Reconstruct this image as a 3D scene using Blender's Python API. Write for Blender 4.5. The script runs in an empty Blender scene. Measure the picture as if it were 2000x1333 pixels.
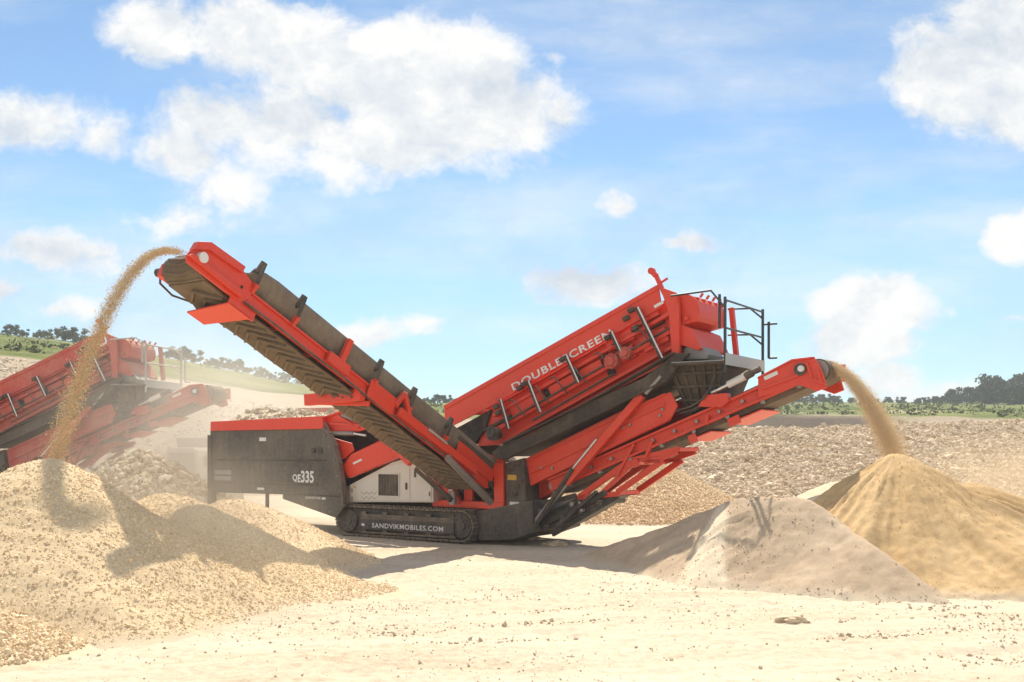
import bpy, bmesh, math, random
import numpy as np
from mathutils import Vector, Matrix, Quaternion

R = math.radians
random.seed(11)
rng = np.random.default_rng(11)
scene = bpy.context.scene
COL = scene.collection

# ------------------------------------------------------------------ survey
# level camera at the world origin, eye height CH; F and HZ are the focal length and
# horizon row of the photograph, used to turn measured photo points into metres on a known plane
F, HZ, CH = 2000.0, 870.0, 2.2
YAW = R(-32.7)
U = (math.cos(YAW), math.sin(YAW))          # machine's long axis
V = (-math.sin(YAW), math.cos(YAW))         # machine's cross axis (away from the camera)
O = (-2.52, 24.0)                            # middle of the near track, on the ground


def M(px, py, d):
    """photo point on the machine's long vertical plane at cross distance d -> (s, z)"""
    k = (px - 1000) / F
    ox, oy = O[0] + V[0] * d, O[1] + V[1] * d
    s = (k * oy - ox) / (U[0] - k * U[1])
    y = oy + U[1] * s
    return s, CH + (HZ - py) * y / F


def C(px, py, s):
    """photo point on the machine's cross vertical plane at long distance s -> (d, z)"""
    k = (px - 1000) / F
    ox, oy = O[0] + U[0] * s, O[1] + U[1] * s
    d = (k * oy - ox) / (V[0] - k * V[1])
    y = oy + V[1] * d
    return d, CH + (HZ - py) * y / F


def G(px, Y):
    return (px - 1000) / F * Y


def W(px, py, Y):
    return Vector((G(px, Y), Y, CH + (HZ - py) * Y / F))


# ------------------------------------------------------------------ materials
def new_mat(name):
    m = bpy.data.materials.new(name)
    m.use_nodes = True
    nt = m.node_tree
    b = nt.nodes['Principled BSDF']
    return m, nt, b


def N(nt, kind, **kw):
    n = nt.nodes.new(kind)
    for k, v in kw.items():
        if k.startswith('i_'):
            n.inputs[int(k[2:])].default_value = v
        else:
            setattr(n, k, v)
    return n


def noise(nt, scale, detail=4, rough=.6, co='Object', vec_scale=None):
    tc = N(nt, 'ShaderNodeTexCoord')
    n = N(nt, 'ShaderNodeTexNoise')
    n.inputs['Scale'].default_value = scale
    n.inputs['Detail'].default_value = detail
    n.inputs['Roughness'].default_value = rough
    if vec_scale:
        mp = N(nt, 'ShaderNodeMapping')
        mp.inputs['Scale'].default_value = vec_scale
        nt.links.new(tc.outputs[co], mp.inputs['Vector'])
        nt.links.new(mp.outputs[0], n.inputs['Vector'])
    else:
        nt.links.new(tc.outputs[co], n.inputs['Vector'])
    return n.outputs['Fac']


def ramp(nt, fac, stops):
    r = N(nt, 'ShaderNodeValToRGB')
    el = r.color_ramp.elements
    while len(el) < len(stops):
        el.new(.5)
    for e, (p, c) in zip(el, stops):
        e.position = p
        e.color = (*c, 1) if len(c) == 3 else c
    nt.links.new(fac, r.inputs[0])
    return r.outputs[0]


def math_(nt, op, a, b=None, clamp=False):
    n = N(nt, 'ShaderNodeMath', operation=op)
    n.use_clamp = clamp
    for i, v in enumerate((a, b)):
        if v is None:
            continue
        if isinstance(v, (int, float)):
            n.inputs[i].default_value = v
        else:
            nt.links.new(v, n.inputs[i])
    return n.outputs[0]


def mix(nt, fac, a, b):
    n = N(nt, 'ShaderNodeMix', data_type='RGBA')
    for idx, v in ((0, fac), (6, a), (7, b)):
        if isinstance(v, (int, float)):
            n.inputs[idx].default_value = v
        elif isinstance(v, tuple):
            n.inputs[idx].default_value = (*v, 1)
        else:
            nt.links.new(v, n.inputs[idx])
    return n.outputs[2]


def bump(nt, b, h, strength, dist=.02):
    n = N(nt, 'ShaderNodeBump')
    n.inputs['Strength'].default_value = strength
    n.inputs['Distance'].default_value = dist
    nt.links.new(h, n.inputs['Height'])
    nt.links.new(n.outputs[0], b.inputs['Normal'])


DUSTC = (.50, .39, .27)


def painted(name, col, rough=.45, dust=.35, metal=0.0, scale=1.6, dustc=DUSTC, ledge=.55, coat=0.0):
    """paint or steel under quarry dust: patchy everywhere, thicker where it can settle"""
    m, nt, b = new_mat(name)
    big = noise(nt, scale, 6, .7)
    fine = noise(nt, scale * 14, 3, .7)
    var = mix(nt, math_(nt, 'MULTIPLY', fine, .5), tuple(c * .78 for c in col), tuple(min(1, c * 1.2) for c in col))
    patch = ramp(nt, big, [(.38, (0, 0, 0)), (.78, (1, 1, 1))])
    geo = N(nt, 'ShaderNodeNewGeometry')
    sep = N(nt, 'ShaderNodeSeparateXYZ')
    nt.links.new(geo.outputs['Normal'], sep.inputs[0])
    up = math_(nt, 'MULTIPLY', math_(nt, 'MAXIMUM', sep.outputs['Z'], 0.0), ledge)
    speck = ramp(nt, fine, [(.45, (0, 0, 0)), (.75, (1, 1, 1))])
    st = noise(nt, 3.2, 5, .7, vec_scale=(2.4, 2.4, .22))
    streak = ramp(nt, st, [(.50, (0, 0, 0)), (.72, (1, 1, 1))])
    f = math_(nt, 'ADD', math_(nt, 'MULTIPLY', patch, dust), math_(nt, 'MULTIPLY', speck, dust * .45))
    f = math_(nt, 'ADD', f, math_(nt, 'MULTIPLY', streak, dust * .4))
    f = math_(nt, 'ADD', f, math_(nt, 'MULTIPLY', up, math_(nt, 'ADD', big, .25)), True)
    nt.links.new(mix(nt, f, var, dustc), b.inputs['Base Color'])
    rr = math_(nt, 'ADD', rough, math_(nt, 'MULTIPLY', f, .45), True)
    nt.links.new(rr, b.inputs['Roughness'])
    b.inputs['Metallic'].default_value = metal
    b.inputs['Coat Weight'].default_value = coat
    bump(nt, b, big, .12, .02)
    return m


MAT = {}
MAT['red'] = painted('red_paint', (.77, .044, .011), .46, .06, ledge=.25, coat=.08)
MAT['red_old'] = painted('faded_red_paint', (.52, .045, .03), .6, .34, ledge=.7)
MAT['black'] = painted('charcoal_paint', (.062, .054, .048), .5, .26, ledge=.6, scale=.9)
MAT['dark'] = painted('black_steel', (.030, .028, .027), .55, .22, ledge=.5)
MAT['brown'] = painted('muddy_steel', (.048, .036, .027), .8, .30, ledge=.6, dustc=(.30, .225, .15))
MAT['belt'] = painted('rubber_belt', (.12, .088, .060), .8, .35, ledge=.15, dustc=(.33, .25, .17), scale=3)
MAT['belt_top'] = painted('dusty_belt', (.17, .135, .105), .85, .4, ledge=.3, dustc=(.42, .34, .25), scale=2.5)
MAT['track'] = painted('muddy_track_steel', (.10, .080, .060), .7, .5, ledge=.5, dustc=(.40, .31, .21), scale=4)
MAT['cleat'] = painted('worn_rubber', (.15, .112, .082), .85, .3, ledge=.15, dustc=(.36, .28, .19), scale=3)
MAT['steel'] = painted('worn_steel', (.30, .28, .26), .42, .25, .6, ledge=.4)
MAT['chrome'] = painted('bright_rod', (.72, .70, .68), .22, .08, .9, ledge=.2)
MAT['cream'] = painted('grey_white_paint', (.68, .65, .59), .5, .25, ledge=.5)
MAT['rail'] = painted('dark_rail_paint', (.022, .032, .036), .42, .06, ledge=.2)
MAT['galv'] = painted('galvanised_steel', (.50, .50, .48), .5, .2, .35, ledge=.4)
MAT['white'] = painted('white_vinyl', (.80, .78, .75), .5, .10, ledge=.2)
MAT['pale'] = painted('grey_vinyl', (.34, .31, .29), .5, .15, ledge=.2)
MAT['yellow'] = painted('yellow_vinyl', (.65, .38, .03), .5, .15, ledge=.2)
MAT['grille'] = painted('grille_mesh', (.075, .068, .058), .7, .3, ledge=.3)
MAT['shade_black'] = painted('opening_shade', (.018, .015, .013), .9, .15, ledge=.2)  # near-black colour standing for the shade inside gaps, slots and holes


def granular(name, stops, scale, bump_s, fine, dist=.02, big_amt=.5, big_scale=.35, vec=None):
    m, nt, b = new_mat(name)
    a = noise(nt, scale, 5, .75)
    g = noise(nt, big_scale, 4, .6, vec_scale=vec)
    f = math_(nt, 'ADD', math_(nt, 'MULTIPLY', a, 1 - big_amt), math_(nt, 'MULTIPLY', g, big_amt))
    colr = ramp(nt, f, stops)
    if name != 'quarry_dust':
        # the toe of a heap thins out into the floor's own dust
        at = N(nt, 'ShaderNodeAttribute', attribute_name='cover')
        colr = mix(nt, at.outputs['Fac'], (.60, .50, .365), colr)
        if name == 'grey_stone_dust':
            at2 = N(nt, 'ShaderNodeAttribute', attribute_name='cream')
            colr = mix(nt, at2.outputs['Fac'], colr, mix(nt, a, (.64, .52, .37), (.76, .64, .47)))
    nt.links.new(colr, b.inputs['Base Color'])
    b.inputs['Roughness'].default_value = .95
    b.inputs['Specular IOR Level'].default_value = .15
    h = noise(nt, fine, 4, .7)
    h2 = math_(nt, 'ADD', math_(nt, 'MULTIPLY', h, .6), math_(nt, 'MULTIPLY', a, .8))
    bump(nt, b, h2, bump_s, dist)
    return m


MAT['ground'] = granular('quarry_dust', [(.30, (.40, .31, .205)), (.45, (.59, .485, .35)), (.62, (.70, .60, .455))], 7.5, .8, 40, .03, .42, .45, (.5, 1.8, 1))
MAT['gravel'] = granular('gravel_bed', [(.32, (.50, .37, .215)), (.52, (.72, .55, .34)), (.68, (.80, .64, .43))], 24, .55, 55, .02, .25, .6)
MAT['sand'] = granular('tan_sand', [(.32, (.48, .315, .155)), (.50, (.60, .41, .21)), (.66, (.68, .485, .27))], 9, .8, 70, .012, .5, 1.1, (1, 1, .25))
MAT['palesand'] = granular('pale_sand', [(.32, (.60, .47, .31)), (.50, (.71, .58, .40)), (.66, (.77, .65, .48))], 9, .5, 70, .012, .5, 1.1, (1, 1, .3))
MAT['greydust'] = granular('grey_stone_dust', [(.32, (.40, .295, .195)), (.50, (.50, .38, .26)), (.66, (.58, .455, .32))], 8, .6, 60, .015, .55, .9, (1, 1, .35))


def stones(name, stops, rough=.9):
    m, nt, b = new_mat(name)
    geo = N(nt, 'ShaderNodeNewGeometry')
    a = noise(nt, 9, 3, .7)
    f = math_(nt, 'ADD', math_(nt, 'MULTIPLY', geo.outputs['Random Per Island'], .75), math_(nt, 'MULTIPLY', a, .25))
    nt.links.new(ramp(nt, f, stops), b.inputs['Base Color'])
    b.inputs['Roughness'].default_value = rough
    b.inputs['Specular IOR Level'].default_value = .2
    return m


MAT['pebble'] = stones('gravel_stones', [(.03, (.42, .30, .17)), (.3, (.70, .53, .33)), (.7, (.80, .64, .42)), (1, (.84, .73, .54))])
MAT['pebble_pale'] = stones('pale_pebbles', [(.05, (.36, .28, .19)), (.4, (.60, .50, .37)), (.9, (.76, .67, .54))])
MAT['rock'] = stones('rubble_rock', [(.05, (.44, .33, .215)), (.45, (.62, .485, .33)), (.8, (.74, .60, .43)), (1, (.84, .73, .57))])
MAT['rock_pale'] = stones('pale_rubble_rock', [(.05, (.42, .33, .23)), (.5, (.62, .51, .37)), (1, (.74, .64, .50))])
MAT['grain'] = stones('falling_grains', [(0, (.68, .51, .30)), (.6, (.78, .62, .40)), (1, (.84, .71, .51))])
MAT['grain_dark'] = stones('falling_stones', [(0, (.46, .33, .17)), (.5, (.66, .50, .29)), (1, (.78, .64, .42))])


# ------------------------------------------------------------------ mesh kit
def fast_mesh(name, verts, faces, mat, parent=None, smooth=False, attrs=None):
    verts = np.asarray(verts, dtype=np.float32)
    faces = np.asarray(faces, dtype=np.int32)
    k = faces.shape[1]
    me = bpy.data.meshes.new(name)
    me.vertices.add(len(verts))
    me.vertices.foreach_set('co', verts.ravel())
    me.loops.add(faces.size)
    me.loops.foreach_set('vertex_index', faces.ravel())
    me.polygons.add(len(faces))
    me.polygons.foreach_set('loop_start', np.arange(0, faces.size, k, dtype=np.int32))
    me.polygons.foreach_set('loop_total', np.full(len(faces), k, dtype=np.int32))
    me.polygons.foreach_set('use_smooth', np.full(len(faces), smooth, dtype=bool))
    for an, av in (attrs or {}).items():
        at = me.attributes.new(an, 'FLOAT', 'POINT')
        at.data.foreach_set('value', np.asarray(av, dtype=np.float32))
    me.update(calc_edges=True)
    me.validate()
    me.materials.append(mat)
    o = bpy.data.objects.new(name, me)
    COL.objects.link(o)
    if parent:
        o.parent = parent
    return o


WHOLE_PATTERN = {'belt_cleat', 'grille_slat', 'emblem', 'lettering', 'grating', 'crawler_track', 'knob', 'grille', 'seam', 'trunk'}


class MB:
    def __init__(self):
        self.v, self.f = [], []

    def add(self, vs, fs):
        b = len(self.v)
        self.v += [Vector(p) for p in vs]
        self.f += [[i + b for i in f] for f in fs]
        return self

    def box(self, c, size, rot=None):
        x, y, z = (a / 2 for a in size)
        vs = [Vector((sx * x, sy * y, sz * z)) for sx in (-1, 1) for sy in (-1, 1) for sz in (-1, 1)]
        if rot is not None:
            vs = [rot @ p for p in vs]
        return self.add([p + Vector(c) for p in vs], [(0, 1, 3, 2), (4, 6, 7, 5), (0, 4, 5, 1), (2, 3, 7, 6), (0, 2, 6, 4), (1, 5, 7, 3)])

    def span(self, x0, x1, y0, y1, z0, z1):
        return self.box(((x0 + x1) / 2, (y0 + y1) / 2, (z0 + z1) / 2), (abs(x1 - x0), abs(y1 - y0), abs(z1 - z0)))

    def prism(self, poly, c0, c1, axis='y'):
        n = len(poly)
        if axis == 'y':
            vs = [(a, c0, b) for a, b in poly] + [(a, c1, b) for a, b in poly]
        elif axis == 'x':
            vs = [(c0, a, b) for a, b in poly] + [(c1, a, b) for a, b in poly]
        else:
            vs = [(a, b, c0) for a, b in poly] + [(a, b, c1) for a, b in poly]
        fs = [list(range(n)), list(range(2 * n - 1, n - 1, -1))]
        fs += [(i, (i + 1) % n, n + (i + 1) % n, n + i) for i in range(n)]
        return self.add(vs, fs)

    def bar(self, p0, p1, w, h, up=(0, 0, 1)):
        p0, p1 = Vector(p0), Vector(p1)
        a = (p1 - p0).normalized()
        side = a.cross(Vector(up)).normalized()
        u2 = side.cross(a).normalized()
        vs = [p + side * (sx * w / 2) + u2 * (sz * h / 2) for p in (p0, p1) for sx, sz in ((-1, -1), (1, -1), (1, 1), (-1, 1))]
        return self.add(vs, [(0, 1, 2, 3), (7, 6, 5, 4), (0, 4, 5, 1), (1, 5, 6, 2), (2, 6, 7, 3), (3, 7, 4, 0)])

    def tube(self, p0, p1, r, n=12, r1=None):
        return self.path([p0, p1], r, n, r1)

    def path(self, pts, r, n=10, r1=None):
        pts = [Vector(p) for p in pts]
        r1 = r if r1 is None else r1
        vs, fs = [], []
        prev = None
        m = len(pts)
        for i, p in enumerate(pts):
            t = (pts[min(i + 1, m - 1)] - pts[max(i - 1, 0)]).normalized()
            if prev is None:
                ref = Vector((0, 0, 1)) if abs(t.z) < .9 else Vector((1, 0, 0))
                x = t.cross(ref).normalized()
            else:
                x = (prev - t * prev.dot(t)).normalized()
            prev = x
            y = t.cross(x)
            rr = r + (r1 - r) * i / max(1, m - 1)
            vs += [p + (x * math.cos(2 * math.pi * k / n) + y * math.sin(2 * math.pi * k / n)) * rr for k in range(n)]
        for i in range(m - 1):
            fs += [(i * n + k, i * n + (k + 1) % n, (i + 1) * n + (k + 1) % n, (i + 1) * n + k) for k in range(n)]
        fs += [list(range(n))[::-1], list(range((m - 1) * n, m * n))]
        return self.add(vs, fs)

    def clusters(self):
        n = len(self.v)
        par = list(range(n))

        def find(i):
            while par[i] != i:
                par[i] = par[par[i]]
                i = par[i]
            return i
        for f in self.f:
            a = find(f[0])
            for i in f[1:]:
                b = find(i)
                if a != b:
                    par[b] = a
        isl = {}
        for i in range(n):
            isl.setdefault(find(i), []).append(i)
        items = []
        for ids in isl.values():
            P = np.array([self.v[i] for i in ids])
            items.append([P.min(0) - .012, P.max(0) + .012, ids])
        m = len(items)
        q = list(range(m))

        def fq(i):
            while q[i] != i:
                i = q[i]
            return i
        for i in range(m):
            for j in range(i):
                if fq(i) != fq(j) and (items[i][0] <= items[j][1]).all() and (items[j][0] <= items[i][1]).all():
                    q[fq(i)] = fq(j)
        out = {}
        for i in range(m):
            out.setdefault(fq(i), []).extend(items[i][2])
        return sorted(out.values(), key=len, reverse=True)

    def build(self, name, mat, parent=None, smooth=False, bevel=0.0):
        if name not in WHOLE_PATTERN:
            cl = self.clusters()
            if len(cl) > 1:
                first = None
                for ids in cl:
                    sub = MB()
                    mp = {i: k for k, i in enumerate(ids)}
                    sub.v = [self.v[i] for i in ids]
                    sub.f = [[mp[i] for i in f] for f in self.f if f[0] in mp]
                    o = sub._build(name, mat, parent if first is None or parent is None or parent.type != 'EMPTY' else first, smooth, bevel)
                    first = first or o
                return first
        return self._build(name, mat, parent, smooth, bevel)

    def _build(self, name, mat, parent=None, smooth=False, bevel=0.0):
        me = bpy.data.meshes.new(name)
        bm = bmesh.new()
        vs = [bm.verts.new(p) for p in self.v]
        for f in self.f:
            try:
                bm.faces.new([vs[i] for i in f])
            except ValueError:
                pass
        bmesh.ops.recalc_face_normals(bm, faces=bm.faces)
        for f in bm.faces:
            f.smooth = smooth
        bm.to_mesh(me)
        bm.free()
        if smooth:
            me.set_sharp_from_angle(angle=R(40))
        me.materials.append(MAT[mat] if isinstance(mat, str) else mat)
        o = bpy.data.objects.new(name, me)
        COL.objects.link(o)
        if parent:
            o.parent = parent
        if bevel:
            md = o.modifiers.new('edge', 'BEVEL')
            md.width = bevel
            md.segments = 2
            md.limit_method = 'ANGLE'
            md.angle_limit = R(40)
        return o


def tag(o, label, cat, group=None, kind=None):
    if label:
        o['label'] = label
    if cat:
        o['category'] = cat
    if group:
        o['group'] = group
    if kind:
        o['kind'] = kind
    return o


def empty(name, loc, rz=0.0):
    o = bpy.data.objects.new(name, None)
    COL.objects.link(o)
    o.location = loc
    o.rotation_euler = (0, 0, rz)
    return o


def text_mesh(body, bold=.0, shear=0.0, spacing=1.0):
    cu = bpy.data.curves.new('lettering', 'FONT')
    cu.body = body
    cu.offset = bold
    cu.shear = shear
    cu.space_character = spacing
    cu.resolution_u = 3
    ob = bpy.data.objects.new('lettering', cu)
    COL.objects.link(ob)
    dg = bpy.context.evaluated_depsgraph_get()
    me = bpy.data.meshes.new_from_object(ob.evaluated_get(dg))
    v = np.empty(len(me.vertices) * 3, dtype=np.float32)
    me.vertices.foreach_get('co', v)
    fs = [list(p.vertices) for p in me.polygons]
    bpy.data.objects.remove(ob)
    bpy.data.meshes.remove(me)
    v = v.reshape(-1, 3)[:, :2]
    lo, hi = v.min(0), v.max(0)
    return (v - lo) / (hi - lo), fs


def lettering(body, a, b, height, d, mat, parent, bold=.02, shear=0.0, spacing=1.0, name='lettering'):
    """text on the machine's long plane from baseline point a=(s,z) to b, facing the near side"""
    v, fs = text_mesh(body, bold, shear, spacing)
    a, b = Vector(a), Vector(b)
    L = (b - a).length
    t = (b - a).normalized()
    n = Vector((-t.y, t.x))
    vs = []
    for x, y in v:
        p = a + t * (x * L) + n * (y * height)
        vs.append((p.x, d, p.y))
    mb = MB()
    mb.add(vs, fs)
    o = mb.build(name, mat, parent)
    return o


# ------------------------------------------------------------------ the screening machine
def lerp2(a, b, t):
    return (a[0] + (b[0] - a[0]) * t, a[1] + (b[1] - a[1]) * t)


def build_track(root, d0, d1, name='crawler_track'):
    s0, s1, rz = -2.16, 1.97, .37
    cx0, cx1 = s0 + rz, s1 - rz
    # rounded loop
    def loop(r, n=14):
        pts = []
        for k in range(n + 1):
            a = R(-90) + math.pi * k / n
            pts.append((cx1 + r * math.cos(a), rz + r * math.sin(a)))
        for k in range(n + 1):
            a = R(90) + math.pi * k / n
            pts.append((cx0 + r * math.cos(a), rz + r * math.sin(a)))
        return pts
    # tread: shoes around the loop
    per = 2 * (cx1 - cx0) + 2 * math.pi * rz
    n = 58
    mb = MB()
    for i in range(n):
        q = per * i / n
        Ls = cx1 - cx0
        if q < Ls:
            c, a = (cx0 + q, 0.0), 0
        elif q < Ls + math.pi * rz:
            a = (q - Ls) / rz
            c = (cx1 + rz * math.sin(a), rz - rz * math.cos(a))
        elif q < 2 * Ls + math.pi * rz:
            c, a = (cx1 - (q - Ls - math.pi * rz), 2 * rz), math.pi
        else:
            a = math.pi + (q - 2 * Ls - math.pi * rz) / rz
            c = (cx0 - rz * math.sin(a - math.pi), rz + rz * math.cos(a - math.pi))
        rot = Matrix.Rotation(-a, 3, 'Y')
        off = rot @ Vector((0, 0, .03))
        mb.box((c[0] + off.x, (d0 + d1) / 2, c[1] + off.z), (per / n * .86, d1 - d0, .045), rot)
        off = rot @ Vector((per / n * .25, 0, .0))
        mb.box((c[0] + off.x, (d0 + d1) / 2, c[1] + off.z), (.022, d1 - d0 - .01, .05), rot)
    tr = mb.build(name, 'track', root)
    tr['label'] = 'steel crawler track with bar tread'
    inner = loop(rz - .075)
    MB().prism(inner, d0 + .12, d1 - .12).build('track_core', 'dark', tr)
    if d0 < 1:
        # side frame with slots above and below the name plate
        f = MB()
        f.prism([M(704, 1004, d0), M(884, 1013, d0), M(884, 1022, d0), M(704, 1013, d0)], d0 + .02, d0 + .1)
        f.prism([M(704, 1038, d0), M(888, 1049, d0), M(888, 1053, d0), M(704, 1042, d0)], d0 + .02, d0 + .1)
        for px in (704, 745, 787, 830, 875):
            a = M(px, 1030, d0)[0]
            f.span(a, a + .14, d0 + .03, d0 + .1, .12, .60)
        f.build('side_frame', 'track', tr, bevel=.01)
        p = MB().prism([M(702, 1012.5, d0), M(886, 1021, d0), M(886, 1045, d0), M(702, 1034, d0)], d0 - .005, d0 + .09).build('name_plate', 'dark', tr, bevel=.015)
        lettering('SANDVIKMOBILES.COM', M(727, 1031, d0), M(866, 1039, d0), .115, d0 - .010, 'white', tr, .012, 0, 1.1)
        lg = MB()
        a = M(709, 1025, d0)
        lg.prism([(a[0] - .05, a[1]), (a[0] - .02, a[1] + .035), (a[0] + .05, a[1] + .02), (a[0] + .06, a[1] - .02), (a[0], a[1] - .035)], d0 - .012, d0 - .004)
        lg.build('emblem', 'white', tr)
        for c in (cx0, cx1):
            w = MB()
            w.tube((c, d0 + .05, rz), (c, d0 + .16, rz), .27, 28).tube((c, d0 + .02, rz), (c, d0 + .06, rz), .11, 20)
            for k in range(8):
                a = k * math.pi / 4
                w.tube((c + .19 * math.cos(a), d0 + .03, rz + .19 * math.sin(a)), (c + .19 * math.cos(a), d0 + .06, rz + .19 * math.sin(a)), .02, 8)
            w.build('track_wheel', 'dark', tr, True)
    return tr


def build_hopper(root):
    d0, d1 = -.15, 2.75
    body = [(411, 824), (632, 824), (645, 848), (656, 885), (666, 925), (672, 960), (674, 988), (655, 1012), (552, 975), (552, 966), (408, 962)]
    P = [M(x, y, d0) for x, y in body]
    mb = MB()
    mb.prism(P, d0, d0 + .10)
    mb.prism(P, d1 - .10, d1)
    sL, zT = P[0]
    sLb, zB = P[-1]
    mb.prism([(sL, zT), (sL + .1, zT), (sLb + .1, zB), (sLb, zB)], d0 + .1, d1 - .1)
    # sloping floor inside
    zf = M(552, 966, d0)
    mb.prism([(sLb + .1, zB + .0), (zf[0], zf[1]), (M(655, 1012, d0)[0], M(655, 1012, d0)[1]), (M(655, 1000, d0)[0], M(655, 1000, d0)[1]), (zf[0], zf[1] + .12), (sLb + .1, zB + .12)], d0 + .1, d1 - .1)
    h = mb.build('hopper', 'black', root, bevel=.012)
    h['label'] = 'charcoal feed hopper with red rim'
    # rim
    rm = MB()
    rp = [M(414, 842, d0), M(414, 824, d0), M(632, 813, d0), M(634, 838, d0)]
    rm.prism(rp, d0 - .05, d0 + .03)
    rm.prism([(a + .02, b) for a, b in rp], d1 - .05, d1 + .05)
    a0, a1 = rp[0], rp[1]
    rm.prism([(a0[0], a0[1]), (a1[0], a1[1]), (a1[0] + .08, a1[1]), (a0[0] + .08, a0[1])], d0 + .03, d1 - .05)
    rm.build('rim', 'red', h, bevel=.01)
    # flared far wing
    wg = MB()
    b0, b1 = rp[1], rp[2]
    wg.add([(b0[0], d1 - .04, b0[1]), (b1[0], d1 - .04, b1[1]), (b1[0], d1 + .30, b1[1] + .34), (b0[0], d1 + .30, b0[1] + .46),
            (b0[0], d1 + .0, b0[1]), (b1[0], d1 + .0, b1[1]), (b1[0], d1 + .34, b1[1] + .34), (b0[0], d1 + .34, b0[1] + .46)],
           [(0, 1, 2, 3), (7, 6, 5, 4), (0, 4, 5, 1), (3, 2, 6, 7), (0, 3, 7, 4), (1, 5, 6, 2)])
    wg.build('wing', 'red_old', h)
    # panel seams and corner post
    sm = MB()
    for (x0, y0, x1, y1) in ((420, 898, 636, 899), (440, 943, 620, 947), (505, 901, 505, 944), (556, 964, 668, 970)):
        p, q = M(x0, y0, d0), M(x1, y1, d0)
        sm.bar((p[0], d0 - .006, p[1]), (q[0], d0 - .006, q[1]), .03, .035)
    sm.build('seam', 'dark', h, bevel=.006)
    ps = MB()
    a, b = M(406, 852, d0), M(414, 977, d0)
    ps.span(a[0], b[0], d0 - .02, d0 + .16, M(410, 977, d0)[1] - .1, M(410, 850, d0)[1])
    a = M(503, 960, d0)
    ps.span(a[0] - .035, a[0] + .035, d0 + .3, d0 + .38, .0, a[1])
    ps.span(a[0] - .12, a[0] + .12, d0 + .24, d0 + .44, .0, .03)
    ps.build('leg', 'black', h, bevel=.008)
    # curved end flange next to the feeder
    fl = MB()
    pts = [(632, 838), (645, 848), (655, 872), (664, 906), (670, 945), (673, 985)]
    for (x0, y0), (x1, y1) in zip(pts[:-1], pts[1:]):
        p, q = M(x0, y0, d0 - .02), M(x1, y1, d0 - .02)
        fl.bar((p[0], d0 - .02, p[1]), (q[0], d0 - .02, q[1]), .16, .05)
    fl.build('end_flange', 'black', h, bevel=.005)
    # stickers and lettering
    st = MB()
    p, q = M(420, 938, d0), M(452, 919, d0)
    zm = (p[1] + q[1]) / 2
    st.span(p[0], q[0], d0 - .012, d0 - .002, p[1], zm - .02).span(p[0], q[0], d0 - .012, d0 - .002, zm + .02, q[1])
    st.build('plate_label', 'pale', h)
    st = MB()
    p, q = M(507, 862, d0), M(520, 855, d0)
    st.span(p[0], q[0], d0 - .012, d0 - .002, p[1], q[1])
    p, q = M(503, 957, d0), M(516, 953, d0)
    st.span(p[0], q[0], d0 - .012, d0 - .002, p[1], q[1])
    st.build('small_label', 'white', h)
    lettering('Q', M(572, 942, d0), M(581, 942.4, d0), .20, d0 - .012, 'white', h, .03)
    lettering('E', M(582, 942.4, d0), M(588, 942.6, d0), .20, d0 - .012, 'white', h, .03)
    lettering('335', M(588.5, 943, d0), M(613.5, 944, d0), .30, d0 - .012, 'white', h, .03)
    lettering('SANDVIK', M(597, 974.5, d0), M(628, 976, d0), .065, d0 - .012, 'white', h, .01)
    st = MB()
    p, q = M(629, 976, d0), M(636, 972, d0)
    st.span(p[0], q[0], d0 - .012, d0 - .002, p[1], q[1])
    st.build('emblem', 'white', h)
    bt = MB()
    for px, py in ((640, 850), (650, 872), (659, 900), (665, 930), (669, 960), (650, 1000), (600, 985), (560, 970)):
        p = M(px - 6, py, d0)
        bt.tube((p[0], d0 - .02, p[1]), (p[0], d0 + .01, p[1]), .022, 8)
    bt.build('bolt', 'steel', h)
    lt = MB()
    p = M(613, 881, d0)
    lt.tube((p[0], d0 - .02, p[1]), (p[0], d0 + .01, p[1]), .07, 16).tube((p[0] + .2, d0 - .02, p[1]), (p[0] + .2, d0 + .01, p[1] ), .10, 18)
    lt.bar((p[0], d0 - .03, p[1] - .05), (p[0] + .05, d0 - .03, p[1] + .07), .02, .03)
    lt.build('latch', 'dark', h)
    return h


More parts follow.
